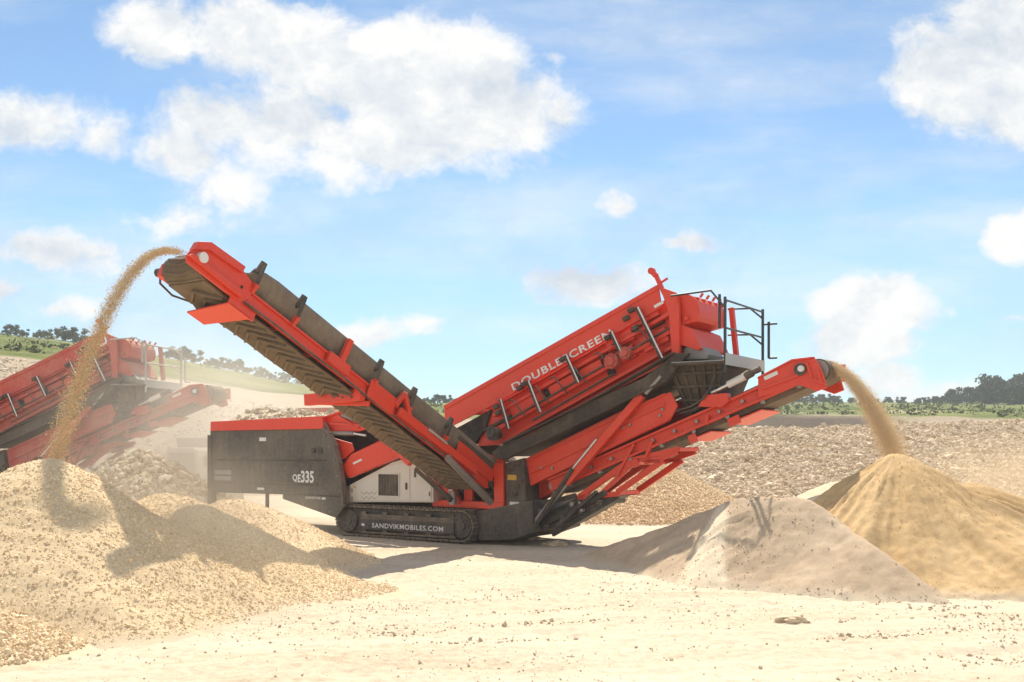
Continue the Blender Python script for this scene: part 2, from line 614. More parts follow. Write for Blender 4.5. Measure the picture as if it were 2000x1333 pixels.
def build_power(root):
    """engine housing, chassis, feeder frame and red framework in the middle of the machine"""
    d0 = .10
    hs = MB().prism([M(682, 948, d0), M(765, 904, d0), M(792, 897, d0), M(846, 908, d0), M(846, 982, d0), M(682, 981, d0)], d0, 2.3)
    h = hs.build('engine_housing', 'cream', root, bevel=.02)
    h['label'] = 'grey-white engine housing with a dark vent grille'
    # door panels
    dr = MB().prism([M(686, 951, d0), M(766, 909, d0), M(790, 903, d0), M(801, 905, d0), M(801, 978, d0), M(686, 978, d0)], d0 - .018, d0 + .0)
    dr.build('door', 'cream', h, bevel=.008)
    MB().prism([M(806, 908, d0), M(843, 912, d0), M(843, 979, d0), M(806, 979, d0)], d0 - .018, d0).build('door', 'cream', h, bevel=.008)
    g0, g1 = M(741, 968, d0), M(780, 927, d0)
    MB().span(g0[0], g1[0], d0 - .03, d0 - .016, g0[1], g1[1]).build('vent_grille', 'grille', h)
    sl = MB()
    for k in range(13):
        x = g0[0] + (g1[0] - g0[0]) * (k + .5) / 13
        sl.span(x - .009, x + .009, d0 - .042, d0 - .028, g0[1] + .01, g1[1] - .01)
    sl.build('grille_slat', 'grille', h)
    fr = MB()
    for (x0, x1, z0, z1) in ((g0[0] - .03, g0[0], g0[1] - .03, g1[1] + .03), (g1[0], g1[0] + .03, g0[1] - .03, g1[1] + .03)):
        fr.span(x0, x1, d0 - .04, d0 - .016, z0, z1)
    for z in (g0[1] - .03, g1[1]):
        fr.span(g0[0], g1[0], d0 - .038, d0 - .016, z, z + .03)
    fr.build('grille_frame', 'cream', h)
    hn = MB()
    for px, py in ((689, 958), (689, 974), (840, 922), (840, 965)):
        a = M(px, py, d0)
        hn.tube((a[0], d0 - .03, a[1] - .05), (a[0], d0 - .03, a[1] + .05), .018, 8)
    hn.build('hinge', 'steel', h)
    hd = MB()
    a = M(795, 950, d0)
    hd.span(a[0] - .02, a[0] + .02, d0 - .05, d0 - .016, a[1] - .08, a[1] + .08)
    a = M(812, 925, d0)
    hd.span(a[0] - .02, a[0] + .02, d0 - .05, d0 - .016, a[1] - .09, a[1] + .05)
    hd.build('handle', 'dark', h, bevel=.006)
    # wavy honeycomb emblem
    em = MB()
    for row in range(2):
        for k in range(6):
            p = M(707 + k * 5, 961 + row * 9 + (k % 2) * 5, d0)
            q = M(707 + (k + 1) * 5, 961 + row * 9 + ((k + 1) % 2) * 5, d0)
            em.bar((p[0], d0 - .02, p[1]), (q[0], d0 - .02, q[1]), .006, .012)
    em.build('emblem', 'steel', h)
    mk = MB()
    for px, py in ((687, 957), (694, 952)):
        a = M(px, py, d0)
        mk.span(a[0] - .03, a[0] + .03, d0 - .024, d0 - .012, a[1] - .025, a[1] + .025)
    mk.build('warning_label', 'yellow', h)

    # black chassis
    ch = MB()
    ch.prism([M(668, 983, .2), M(932, 995, .2), M(932, 1002, .2), M(668, 990, .2)], .06, 2.4)
    ch.prism([M(928, 1000, .2), M(1040, 978, .2), M(1043, 1040, .2), M(1000, 1055, .2), M(935, 1056, .2)], .2, 2.3)
    ch.span(-1.4, 1.4, .7, 1.9, .28, .9)
    c = ch.build('chassis', 'dark', root, bevel=.015)
    co = MB().prism([M(987, 905, .3), M(1022, 895, .3), M(1028, 1000, .3), M(1030, 1046, .3), M(990, 1048, .3)], .3, .9)
    co.build('column', 'dark', c, bevel=.012)
    st = MB()
    p, q = M(992, 938, .3), M(1009, 928, .3)
    st.span(p[0], q[0], .286, .297, p[1], q[1])
    st.build('warning_label', 'yellow', c)
    st = MB()
    p, q = M(996, 992, .3), M(1014, 981, .3)
    st.span(p[0], q[0], .286, .297, p[1], q[1])
    st.build('plate_label', 'white', c)
    bl = MB()
    for px, py in ((1010, 950), (1006, 965), (1018, 940), (1000, 915), (1012, 905)):
        a = M(px, py, .3)
        bl.span(a[0] - .06, a[0] + .06, .25, .30, a[1] - .05, a[1] + .05)
    bl.build('valve_block', 'brown', c, bevel=.01)

    # feeder: red beam over the housing, gusset frame above the hopper end
    fe = MB()
    fe.prism([M(669, 912, -.02), M(685, 888, -.02), M(765, 851, -.02), M(792, 879, -.02), M(777, 893, -.02), M(681, 934, -.02)], -.02, .12)
    fe.prism([M(669, 912, 2.4), M(685, 888, 2.4), M(765, 851, 2.4), M(792, 879, 2.4), M(777, 893, 2.4), M(681, 934, 2.4)], 2.3, 2.42)
    p = M(720, 895, 0)
    fe.tube((p[0], .1, p[1]), (p[0], 2.32, p[1]), .05, 10)
    f = fe.build('feeder_frame', 'red', root, bevel=.012)
    f['label'] = 'red steel feeder beam and gussets beside the hopper'
    MB().prism([M(690, 902, .3), M(765, 866, .3), M(900, 870, .3), M(930, 905, .3), M(760, 905, .3), M(690, 925, .3)], .5, 2.1).build('feed_belt', 'belt', f)
    gs = MB()
    gs.prism([M(625, 819, .0), M(688, 798, .0), M(700, 806, .0), M(726, 836, .0), M(700, 843, .0), M(628, 845, .0)], .0, .06)
    gs.prism([M(640, 853, .05), M(686, 866, .05), M(690, 880, .05), M(668, 898, .05)], .05, .1)
    gs.build('gusset', 'red', f, bevel=.01)
    fl = MB()
    for (a, b, w) in (((628, 818), (688, 797), .05), ((645, 828), (712, 832), .06), ((660, 812), (700, 836), .05)):
        p, q = M(*a, -.02), M(*b, -.02)
        fl.bar((p[0], -.03, p[1]), (q[0], -.03, q[1]), .06, w)
    fl.build('flange', 'red', f, bevel=.008)
    p, q = M(690, 797, -.1), M(803, 905, -.1)
    MB().bar((p[0], -.1, p[1]), (q[0], -.1, q[1]), .14, .17).build('brace', 'red', f, bevel=.012)
    p, q = M(700, 795, .0), M(790, 862, .0)
    MB().bar((p[0], .02, p[1]), (q[0], .02, q[1]), .09, .05).build('ledge', 'cream', f, bevel=.008)
    cy = MB()
    p, q, r = M(632, 847, -.05), M(690, 847, -.05), M(714, 851, -.05)
    cy.tube((p[0], -.05, p[1]), (q[0], -.05, q[1]), .055, 14)
    cy.build('ram', 'steel', f, True)
    MB().tube((q[0], -.05, q[1]), (r[0], -.05, r[1]), .032, 12).build('ram_rod', 'chrome', f, True)
    p, q = M(668, 811, -.05), M(711, 829, -.05)
    MB().tube((p[0], -.06, p[1]), (q[0], -.06, q[1]), .035, 10).build('hydraulic_pipe', 'steel', f, True)
    hp = MB()
    p, q = M(803, 862, .3), M(806, 905, .3)
    hp.span(p[0], p[0] + .26, .3, .55, q[1], p[1])
    hp.build('fan_box', 'steel', f, bevel=.02)
    lb = MB()
    p, q = M(690, 906, -.02), M(707, 898, -.02)
    lb.bar((p[0], -.026, p[1]), (q[0], -.026, q[1]), .01, .05)
    lb.build('small_label', 'white', f)

    # red main frame between the housing and the column
    fr = MB()
    dd = .35
    fr.prism([M(846, 905, dd), M(935, 880, dd), M(985, 900, dd), M(985, 925, dd), M(930, 935, dd), M(900, 930, dd), M(846, 925, dd)], dd, dd + .08)
    fr.prism([M(966, 905, dd), M(985, 905, dd), M(987, 993, dd), M(968, 993, dd)], dd - .06, dd + .15)
    fr.prism([M(848, 976, dd), M(987, 982, dd), M(987, 996, dd), M(848, 989, dd)], dd - .08, dd + .15)
    fr.prism([M(846, 908, dd), M(868, 908, dd), M(902, 988, dd), M(878, 986, dd)], dd - .03, dd + .1)
    fr.prism([M(848, 920, .9), M(985, 920, .9), M(985, 990, .9), M(848, 986, .9)], .9, .96)
    fr.prism([M(905, 900, dd), M(921, 902, dd), M(921, 986, dd), M(905, 985, dd)], dd + .02, dd + .12)
    fr.prism([M(846, 905, dd + 1.9), M(985, 900, dd + 1.9), M(985, 990, dd + 1.9), M(846, 985, dd + 1.9)], 2.2, 2.28)
    m = fr.build('main_frame', 'red', root, bevel=.012)
    vd = MB()
    vd.prism([M(925, 936, .8), M(964, 932, .8), M(964, 975, .8), M(925, 975, .8)], .8, .88)
    p = M(945, 948, .6)
    vd.tube((p[0], .45, p[1]), (p[0], .8, p[1]), .16, 18)
    p = M(895, 960, .6)
    vd.tube((p[0], .5, p[1]), (p[0], .8, p[1]), .13, 16)
    vd.build('drive_motor', 'dark', m, True)
    hs = MB()
    for k in range(7):
        a = M(880 + k * 13, 935 + (k % 3) * 8, .5)
        b = M(905 + k * 12, 975 - (k % 2) * 12, .5)
        mid = ((a[0] + b[0]) / 2 + .1, .40, (a[1] + b[1]) / 2 - .12)
        hs.path([(a[0], .45, a[1]), ((a[0] + mid[0]) / 2, .41, (a[1] + mid[2]) / 2 - .03), mid, ((b[0] + mid[0]) / 2, .42, (b[1] + mid[2]) / 2 - .02), (b[0], .5, b[1])], .018, 8)
    hs.build('hydraulic_hose', 'dark', m, True)
    lb = MB()
    for px, py, w in ((938, 911, .10), (885, 959, .12)):
        a = M(px, py, dd)
        lb.span(a[0] - w / 2, a[0] + w / 2, dd - .1, dd - .085 if py > 950 else dd - .005, a[1] - .035, a[1] + .035)
    lb.build('small_label', 'white', m)
    tk = MB()
    p, q = M(876, 960, .1), M(893, 986, .1)
    tk.tube(((p[0] + q[0]) / 2, .1, q[1]), ((p[0] + q[0]) / 2, .1, p[1]), .09, 16)
    tk.build('filter_canister', 'steel', m, True)
    # struts in front of it
    p, q = M(812, 915, -.05), M(880, 978, -.05)
    MB().bar((p[0], -.05, p[1]), (q[0], -.02, q[1]), .09, .11).build('strut', 'brown', m, bevel=.01)
    return c


def curve_pts(pts, n=14):
    """points of a smooth curve through the given ones (Catmull-Rom)"""
    P = [Vector(p) for p in pts]
    P = [P[0] * 2 - P[1]] + P + [P[-1] * 2 - P[-2]]
    out = []
    m = len(P) - 3
    for i in range(m):
        a, b, c, d = P[i:i + 4]
        for k in range(n // m):
            t = k / (n // m)
            out.append(.5 * ((2 * b) + (c - a) * t + (2 * a - 5 * b + 4 * c - d) * t * t + (3 * b - a - 3 * c + d) * t ** 3))
    out.append(P[-2])
    return out


def slope_frame(p, q):
    a = Vector((q[0] - p[0], q[1] - p[1]))
    L = a.length
    t = a / L
    return t, Vector((-t.y, t.x)), L


def build_screen(root):
    d0, d1 = .45, 2.15
    # upper smooth side band
    band = [(868, 797), (1286, 561), (1292, 600), (1203, 652), (960, 793), (868, 840)]
    bp = [M(x, y, d0) for x, y in band]
    mb = MB()
    mb.prism(bp, d0, d0 + .05)
    mb.prism(bp, d1 - .05, d1)
    for x, y in ((900, 805), (1000, 745), (1100, 690), (1200, 632), (1270, 592)):
        p = M(x, y, d0)
        mb.tube((p[0], d0 + .01, p[1]), (p[0], d1 - .01, p[1]), .06, 10)
    sc = mb.build('screen_box', 'red', root, bevel=.01)
    sc['label'] = 'long inclined red screen box with white lettering on its side'
    t, nrm, L = slope_frame(M(868, 797, d0), M(1286, 561, d0))
    top0, top1 = Vector(M(868, 797, d0)), Vector(M(1286, 561, d0))

    def pt(x, off, d):
        p = top0 + t * x + nrm * off
        return (p.x, d, p.y)
    lip = MB()
    p, q = M(960, 797, d0), M(1203, 657, d0)
    lip.bar((p[0], d0 + .07, p[1]), (q[0], d0 + .07, q[1]), .14, .03)
    lip.build('lip', 'red', sc, bevel=.006)
    rail = MB()
    rail.bar(pt(0, .0, d0), pt(L, .0, d0), .10, .05, (0, 1, 0)).bar(pt(0, 0, d1), pt(L, 0, d1), .10, .05, (0, 1, 0))
    for k in range(7):
        x = L * (k + .5) / 7
        rail.bar(pt(x, -.14, d0 + .05), pt(x, -.14, d1 - .05), .1, .1)
    rail.build('top_rail', 'red', sc, bevel=.008)
    # lower side plates, set back a little
    low = [(925, 872), (958, 778), (1203, 632), (1316, 572), (1327, 693), (1290, 712), (990, 868)]
    MB().prism([M(x, y, d0 + .04) for x, y in low], d0 + .20, d0 + .25).build('side_plate', 'red', sc)
    MB().prism([M(x, y, d0 + .04) for x, y in low], d1 - .1, d1 - .055).build('side_plate', 'red', sc)
    MB().prism([M(874, 846, d0 + .1), M(958, 800, d0 + .1), M(945, 840, d0 + .1), M(925, 868, d0 + .1), M(890, 862, d0 + .1)], d0 + .12, d1 - .12).build('gap_shade', 'shade_black', sc)  # solid block painted near-black as the shade in the gap below the band
    # mesh deck inside
    p, q = M(940, 840, d0), M(1318, 640, d0)
    MB().bar((p[0], (d0 + d1) / 2, p[1]), (q[0], (d0 + d1) / 2, q[1]), d1 - d0 - .24, .06).build('screen_deck', 'brown', sc)
    # ribs running with the slope
    rb = MB()
    for (a, b, w, h) in (((962, 812), (1318, 606), .07, .05), ((975, 836), (1320, 640), .09, .06), ((990, 858), (1322, 672), .07, .05)):
        p, q = M(*a, d0), M(*b, d0)
        rb.bar((p[0], d0 + .10, p[1]), (q[0], d0 + .10, q[1]), .20, w, (0, 0, 1))
    rb.build('rib', 'red', sc, bevel=.008)
    pl = MB()
    for (a, b) in (((985, 826), (1310, 640)), ((1040, 822), (1200, 730))):
        p, q = M(*a, d0 - .03), M(*b, d0 - .03)
        pl.tube((p[0], d0 - .03, p[1]), (q[0], d0 - .03, q[1]), .022, 10)
    pl.build('oil_pipe', 'brown', sc, True)
    # raised panels between the ribs
    pn = MB()
    for (x0, x1, o0, o1) in ((1.6, 2.5, -.72, -.98), (2.7, 3.4, -.74, -1.0), (3.55, 4.1, -.74, -1.02), (4.35, 5.0, -.46, -.70), (4.3, 4.9, -.78, -1.05), (5.1, 5.7, -.78, -1.08), (5.15, 5.7, -.35, -.5)):
        if x1 > L:
            continue
        P = [pt(x0, o0, 0), pt(x1, o0, 0), pt(x1, o1, 0), pt(x0, o1, 0)]
        pn.prism([(a[0], a[2]) for a in P], d0 + .06, d0 + .20)
    pn.build('access_panel', 'red', sc, bevel=.01)
    # solid near-black blocks: the shade of slots is put into their colour
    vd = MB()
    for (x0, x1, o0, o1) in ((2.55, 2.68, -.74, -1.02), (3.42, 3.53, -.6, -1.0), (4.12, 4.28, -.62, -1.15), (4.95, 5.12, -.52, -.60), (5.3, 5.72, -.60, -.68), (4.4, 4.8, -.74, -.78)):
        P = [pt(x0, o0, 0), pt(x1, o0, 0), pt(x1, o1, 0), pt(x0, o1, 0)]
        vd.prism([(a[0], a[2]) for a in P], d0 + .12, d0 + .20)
    vd.build('slot_shade', 'shade_black', sc)
    # vibrator motors
    for px, py, r in ((1195, 706, .16), (963, 848, .15), (1222, 690, .13)):
        a = M(px, py, d0 - .1)
        mm = MB()
        mm.tube((a[0], d0 - .16, a[1]), (a[0], d0 + .05, a[1]), r, 20).tube((a[0], d0 - .21, a[1]), (a[0], d0 - .16, a[1]), r * .6, 16)
        for k in range(6):
            an = k * math.pi / 3
            mm.tube((a[0] + r * .8 * math.cos(an), d0 - .19, a[1] + r * .8 * math.sin(an)), (a[0] + r * .8 * math.cos(an), d0 - .15, a[1] + r * .8 * math.sin(an)), .018, 6)
        mm.build('vibrator_motor', 'dark' if px < 1000 else 'red_old', sc, True)
    # gas struts and their dark brackets standing across the ribs
    for (a, b, w) in (((1243, 601), (1291, 700), .055), ((1192, 648), (1213, 694), .045), ((1104, 694), (1128, 748), .05), ((1030, 744), (1054, 806), .05), ((976, 780), (992, 838), .045)):
        p, q = M(*a, d0 - .12), M(*b, d0 - .12)
        s = MB()
        s.bar((p[0], d0 - .10, p[1]), (q[0], d0 - .10, q[1]), .06, w * 1.8, (0, 1, 0))
        o = s.build('strut', 'brown', sc, bevel=.006)
        MB().tube((p[0] + .05, d0 - .15, p[1]), (q[0] + .05, d0 - .15, q[1]), w * .42, 10).build('strut_rod', 'chrome', sc, True)
    bk = MB()
    for (px, py) in ((1232, 606), (1222, 622), (1186, 660), (1098, 702), (1024, 750), (1014, 758), (968, 795), (972, 806), (1240, 640)):
        a = M(px, py, d0 - .08)
        bk.box((a[0], d0 - .06, a[1]), (.14, .1, .09), Matrix.Rotation(-math.atan2(t.y, t.x), 3, 'Y'))
    bk.build('bracket', 'brown', sc, bevel=.01)
    bt = MB()
    for k in range(26):
        x = .3 + k * (L - .4) / 25
        for off in (-.045, -.40):
            a = pt(x, off, 0)
            bt.tube((a[0], d0 - .015, a[2]), (a[0], d0 + .02, a[2]), .014, 6)
    bt.build('bolt', 'red', sc)
    # hoses looping along the side
    hs = MB()
    for k in range(7):
        x = 1.7 + k * .58 + random.uniform(-.1, .1)
        a, b = pt(x, -.62, d0 - .04), pt(x + .28, -1.05 - random.uniform(0, .1), d0 - .02)
        m1 = pt(x + .16, -.66, d0 - .10)
        m2 = pt(x + .24, -.88, d0 - .13)
        hs.path(curve_pts([a, m1, m2, b], 18), .016, 8)
    hs.build('hydraulic_hose', 'dark', sc, True)
    # lettering
    lettering('DOUBLESCREEN', M(1003, 764, d0), M(1197, 656.5, d0), .165, d0 - .006, 'white', sc, .02, 0, 1.12)
    lb = MB()
    p, q = M(1278, 600, d0 - .0), M(1296, 590, d0)
    lb.bar((p[0], d0 - .0, p[1]), (q[0], d0 - .0, q[1]), .02, .06)
    lb.build('small_label', 'white', sc)
    # end upright, lifting hook
    up = MB()
    up.prism([M(1288, 560, d0 - .05), M(1318, 571, d0 - .05), M(1326, 600, d0 - .05), M(1327, 694, d0 - .05), M(1312, 694, d0 - .05), M(1306, 610, d0 - .05)], d0 - .06, d0 + .06)
    up.build('end_post', 'red', sc, bevel=.012)
    hk = MB()
    a, b, c, e = M(1298, 575, d0), M(1290, 553, d0), M(1282, 540, d0), M(1273, 530, d0)
    hk.bar((a[0], d0, a[1]), (c[0], d0, c[1]), .08, .09, (0, 1, 0)).bar((c[0], d0, c[1]), (e[0], d0, e[1]), .10, .11, (0, 1, 0))
    hk.tube((e[0], d0 - .06, e[1]), (e[0], d0 + .06, e[1]), .07, 14)
    hk.bar((b[0], d0, b[1]), (b[0] + .16, d0, b[1] + .08), .05, .04)
    hk.build('lifting_hook', 'red', sc, bevel=.008)
    # discharge end: wall, curved covers, pipes
    sE = M(1322, 690, d0)[0]
    zT = M(1320, 572, d0)[1]
    zB = M(1326, 692, d0)[1]
    ew = MB()
    ew.span(sE - .02, sE + .03, d0 + .06, d1 - .06, zB, zT - .05)
    ew.build('end_wall', 'red', sc)
    cv = MB()
    # upper rounded drive cover
    prof = []
    for k in range(9):
        an = R(100) - R(130) * k / 8
        prof.append((sE + .05 + .42 * math.cos(an) * .8 + .05, zT - .40 + .38 * math.sin(an)))
    prof += [(sE + .05, zT - .66), (sE + .03, zT - .02)]
    cv.prism(prof, d0 + .12, d1 - .10)
    # lower leaning chute lip
    cv.prism([(sE + .03, zB + .62), (sE + .30, zB + .50), (sE + .50, zB + .10), (sE + .44, zB + .06), (sE + .03, zB + .2)], d0 + .05, d1 - .08)
    cv.build('drive_cover', 'red', sc, bevel=.02)
    sk = MB().prism([(sE + .34, zB + .30), (sE + .62, zB - .02), (sE + .58, zB - .12), (sE + .08, zB - .10), (sE + .08, zB + .12)], d0 + .15, d0 + 1.0)
    sk.build('chute_lip', 'steel', sc, bevel=.01)
    rm = MB()
    rm.tube((sE + .18, d0 + .02, zB + .72), (sE + .18, d1 + .05, zB + .72), .045, 12)
    rm.bar((sE + .5, d1 + .05, zT - .15), (sE + .62, d1 + .02, zB + .05), .10, .12, (0, 1, 0))
    for k in range(5):
        y = d0 + .25 + k * .33
        rm.bar((sE + .06, y, zT - .06), (sE + .38, y, zT - .14), .04, .08)
        rm.tube((sE + .4, y, zT - .1), (sE + .46, y, zT - .02), .03, 8)
    rm.build('lift_ram', 'red', sc, bevel=.008)
    return sc, sE, zB, zT, (d0, d1)


def build_platform(root, sE, zB):
    """walkway across the discharge end, with its guard rail"""
    zF = M(1414, 703, .15)[1]
    s0, s1 = sE + .02, M(1414, 703, .15)[0] + .05
    d0, d1 = .10, 2.35
    fl = MB()
    fl.span(s0, s1, d0, d1, zF - .07, zF - .02)
    p = fl.build('platform', 'brown', root)
    p['label'] = 'access platform with dark guard rail at the discharge end'
    kick = MB()
    kick.span(s1, s1 + .012, d0, d1, zF - .10, zF + .13)
    kick.span(s0 + .3, s1, d1, d1 + .012, zF - .10, zF + .13)
    kick.build('kick_plate', 'galv', p)
    gr = MB()
    for k in range(16):
        y = d0 + .05 + (d1 - d0 - .1) * k / 15
        gr.span(s0, s1 - .01, y - .012, y + .012, zF - .02, zF)
    gr.build('grating', 'galv', p)
    r = .021
    H = 1.22
    ps = MB()
    for d in (d0 + .03, d1 - .03):
        ps.tube((s1 - .02, d, zF - .25), (s1 - .02, d, zF + H), .030, 12)
    ps.build('guard_post', 'rail', p, True)
    gr = MB()
    for hz in (1.16, .62):
        gr.tube((s1 - .02, d0 + .03, zF + hz), (s1 - .02, d1 - .03, zF + hz), .020, 10)
    for d in (d0, d1 - .02):
        for hz in ((1.14, .58) if d > 1 else (1.14,)):
            a = (s1 - .02, d, zF + hz - .12)
            gr.path([a, (s1 - .30, d, zF + hz + (.12 if d > 1 else .22)), (s0 + (.35 if d > 1 else .0), d, zF + hz + (.14 if d > 1 else .18))], r, 10)
    d = d1 - .02
    gr.tube((s1 + .10, d + .02, zF + .18), (s1 + .10, d + .02, zF + .95), .028, 10)
    gr.tube((s1 + .10, d + .02, zF + .18), (s1 + .28, d + .02, zF + .18), .022, 8).tube((s1 - .0, d + .02, zF + .90), (s1 + .28, d + .02, zF + .90), .022, 8)
    gr.tube((s1 - .14, d0 + .05, zF + .62), (s1 - .14, d0 + .05, zF + 1.28), .028, 10)
    gr.build('guard_rail', 'rail', p, True)
    return p


def build_subframe(root, sE):
    """dark inclined support beam under the screen box and the discharge chute"""
    d0 = .22
    bm_ = [(960, 884), (985, 866), (1030, 851), (1140, 791), (1258, 738), (1318, 690), (1345, 690), (1300, 745), (1236, 775), (1092, 846), (985, 896), (966, 897)]
    mb = MB()
    mb.prism([M(x, y, d0) for x, y in bm_], d0, d0 + .14)
    mb.prism([M(x, y, d0) for x, y in bm_], 2.25, 2.39)
    for k in range(9):
        a = lerp2(M(985, 884, d0), M(1310, 715, d0), (k + .5) / 9)
        mb.bar((a[0], d0 + .12, a[1]), (a[0], 2.28, a[1]), .08, .10)
    dark_fill = [(975, 893), (1092, 842), (1236, 771), (1310, 735), (1310, 728), (1236, 764), (1092, 835), (975, 886)]  # dark sheet added to shut out bright ground and keep the underside dark
    mb.prism([M(x, y, d0) for x, y in dark_fill], d0 + .12, 2.28)
    s = mb.build('support_frame', 'brown', root, bevel=.012)
    s['label'] = 'dark muddy support frame and chute under the screen box'
    fl = MB()
    for (a, b) in (((985, 866), (1140, 791)), ((1140, 791), (1318, 690)), ((985, 897), (1092, 847)), ((1092, 847), (1290, 750))):
        p, q = M(*a, d0), M(*b, d0)
        fl.bar((p[0], d0 + .02, p[1]), (q[0], d0 + .02, q[1]), .22, .03)
    fl.build('flange', 'brown', s, bevel=.004)
    # funnel chute of dark plates
    zc = M(1345, 745, .9)
    top = [M(1300, 712, .35), M(1408, 702, .35)]
    ch = MB()
    s0, z0 = top[0]
    s1, z1 = top[1]
    bz = M(1340, 800, .8)[1]
    bs0, bs1 = s0 + .25, s0 + .95
    T = [(s0, .35, z0), (s1, .35, z1 - .05), (s1, 2.25, z1 - .05), (s0, 2.25, z0)]
    B = [(bs0, .8, bz), (bs1, .8, bz), (bs1, 1.8, bz), (bs0, 1.8, bz)]
    ch.add(T + B, [(0, 1, 5, 4), (1, 2, 6, 5), (2, 3, 7, 6), (3, 0, 4, 7), (0, 3, 2, 1), (4, 5, 6, 7)])
    ch.build('discharge_chute', 'brown', s, bevel=.01)
    rb = MB()
    for k in range(5):
        f = (k + .5) / 5
        a = [T[0][i] + (T[1][i] - T[0][i]) * f for i in range(3)]
        b = [B[0][i] + (B[1][i] - B[0][i]) * f for i in range(3)]
        rb.bar((a[0], a[1] - .03, a[2]), (b[0], b[1] - .03, b[2]), .05, .06, (0, 1, 0))
    for f in (.22, .5, .8):
        a = [T[0][i] + (B[0][i] - T[0][i]) * f for i in range(3)]
        b = [T[1][i] + (B[1][i] - T[1][i]) * f for i in range(3)]
        rb.bar((a[0] - .05, a[1] - .03, a[2]), (b[0] + .04, b[1] - .03, b[2]), .06, .05)
    p, q = M(1405, 704, .3), M(1470, 738, 1.6)
    rb.bar((p[0], .3, p[1] - .08), (p[0] - .1, 2.2, p[1] - .08), .10, .12)
    rb.bar((p[0] - .05, .5, p[1] - .10), (p[0] - .95, .75, p[1] - .85), .06, .08)
    rb.bar((p[0] - .05, 1.6, p[1] - .10), (p[0] - .95, 1.5, p[1] - .85), .06, .08)
    rb.build('chute_rib', 'brown', s, bevel=.006)
    hs = MB()
    for k in range(8):
        a = (s1 - .1 - k * .05, .45 + k * .12, z1 - .16)
        b = (s0 + .15 + k * .05, .5 + k * .1, bz - .05 - .04 * (k % 3))
        mid = ((a[0] + b[0]) / 2 + .2, a[1] - .08, (a[2] + b[2]) / 2 - .18 - .05 * (k % 2))
        hs.path([a, ((a[0] + mid[0]) / 2, a[1] - .05, (a[2] + mid[2]) / 2 - .05), mid, ((b[0] + mid[0]) / 2, b[1], (b[2] + mid[2]) / 2 - .03), b], .020, 8)
    hs.build('hydraulic_hose', 'dark', s, True)
    a, b = M(1262, 770, .2), M(1292, 735, .2)
    MB().bar((a[0], .18, a[1]), (b[0], .18, b[1]), .05, .06).build('strut', 'steel', s)
    return s


def chevron_belt(mb, P, Q, w0, w1, ax, nrm, step=.34, h=.022, v=.26):
    """raised V cleats on a belt running P -> Q; ax = unit cross vector, w0..w1 its extent, nrm = outward"""
    P, Q, ax, nrm = Vector(P), Vector(Q), Vector(ax), Vector(nrm)
    t = (Q - P)
    L = t.length
    t.normalize()
    n = int(L / step)
    wm = (w0 + w1) / 2
    for i in range(n):
        b = P + t * (step * (i + .5))
        for a0, a1 in ((w0 + .06, wm), (w1 - .06, wm)):
            p = b + ax * a0 + nrm * h * .5
            q = b + ax * a1 + t * v + nrm * h * .5
            mb.bar(p, q, .04, h, nrm)


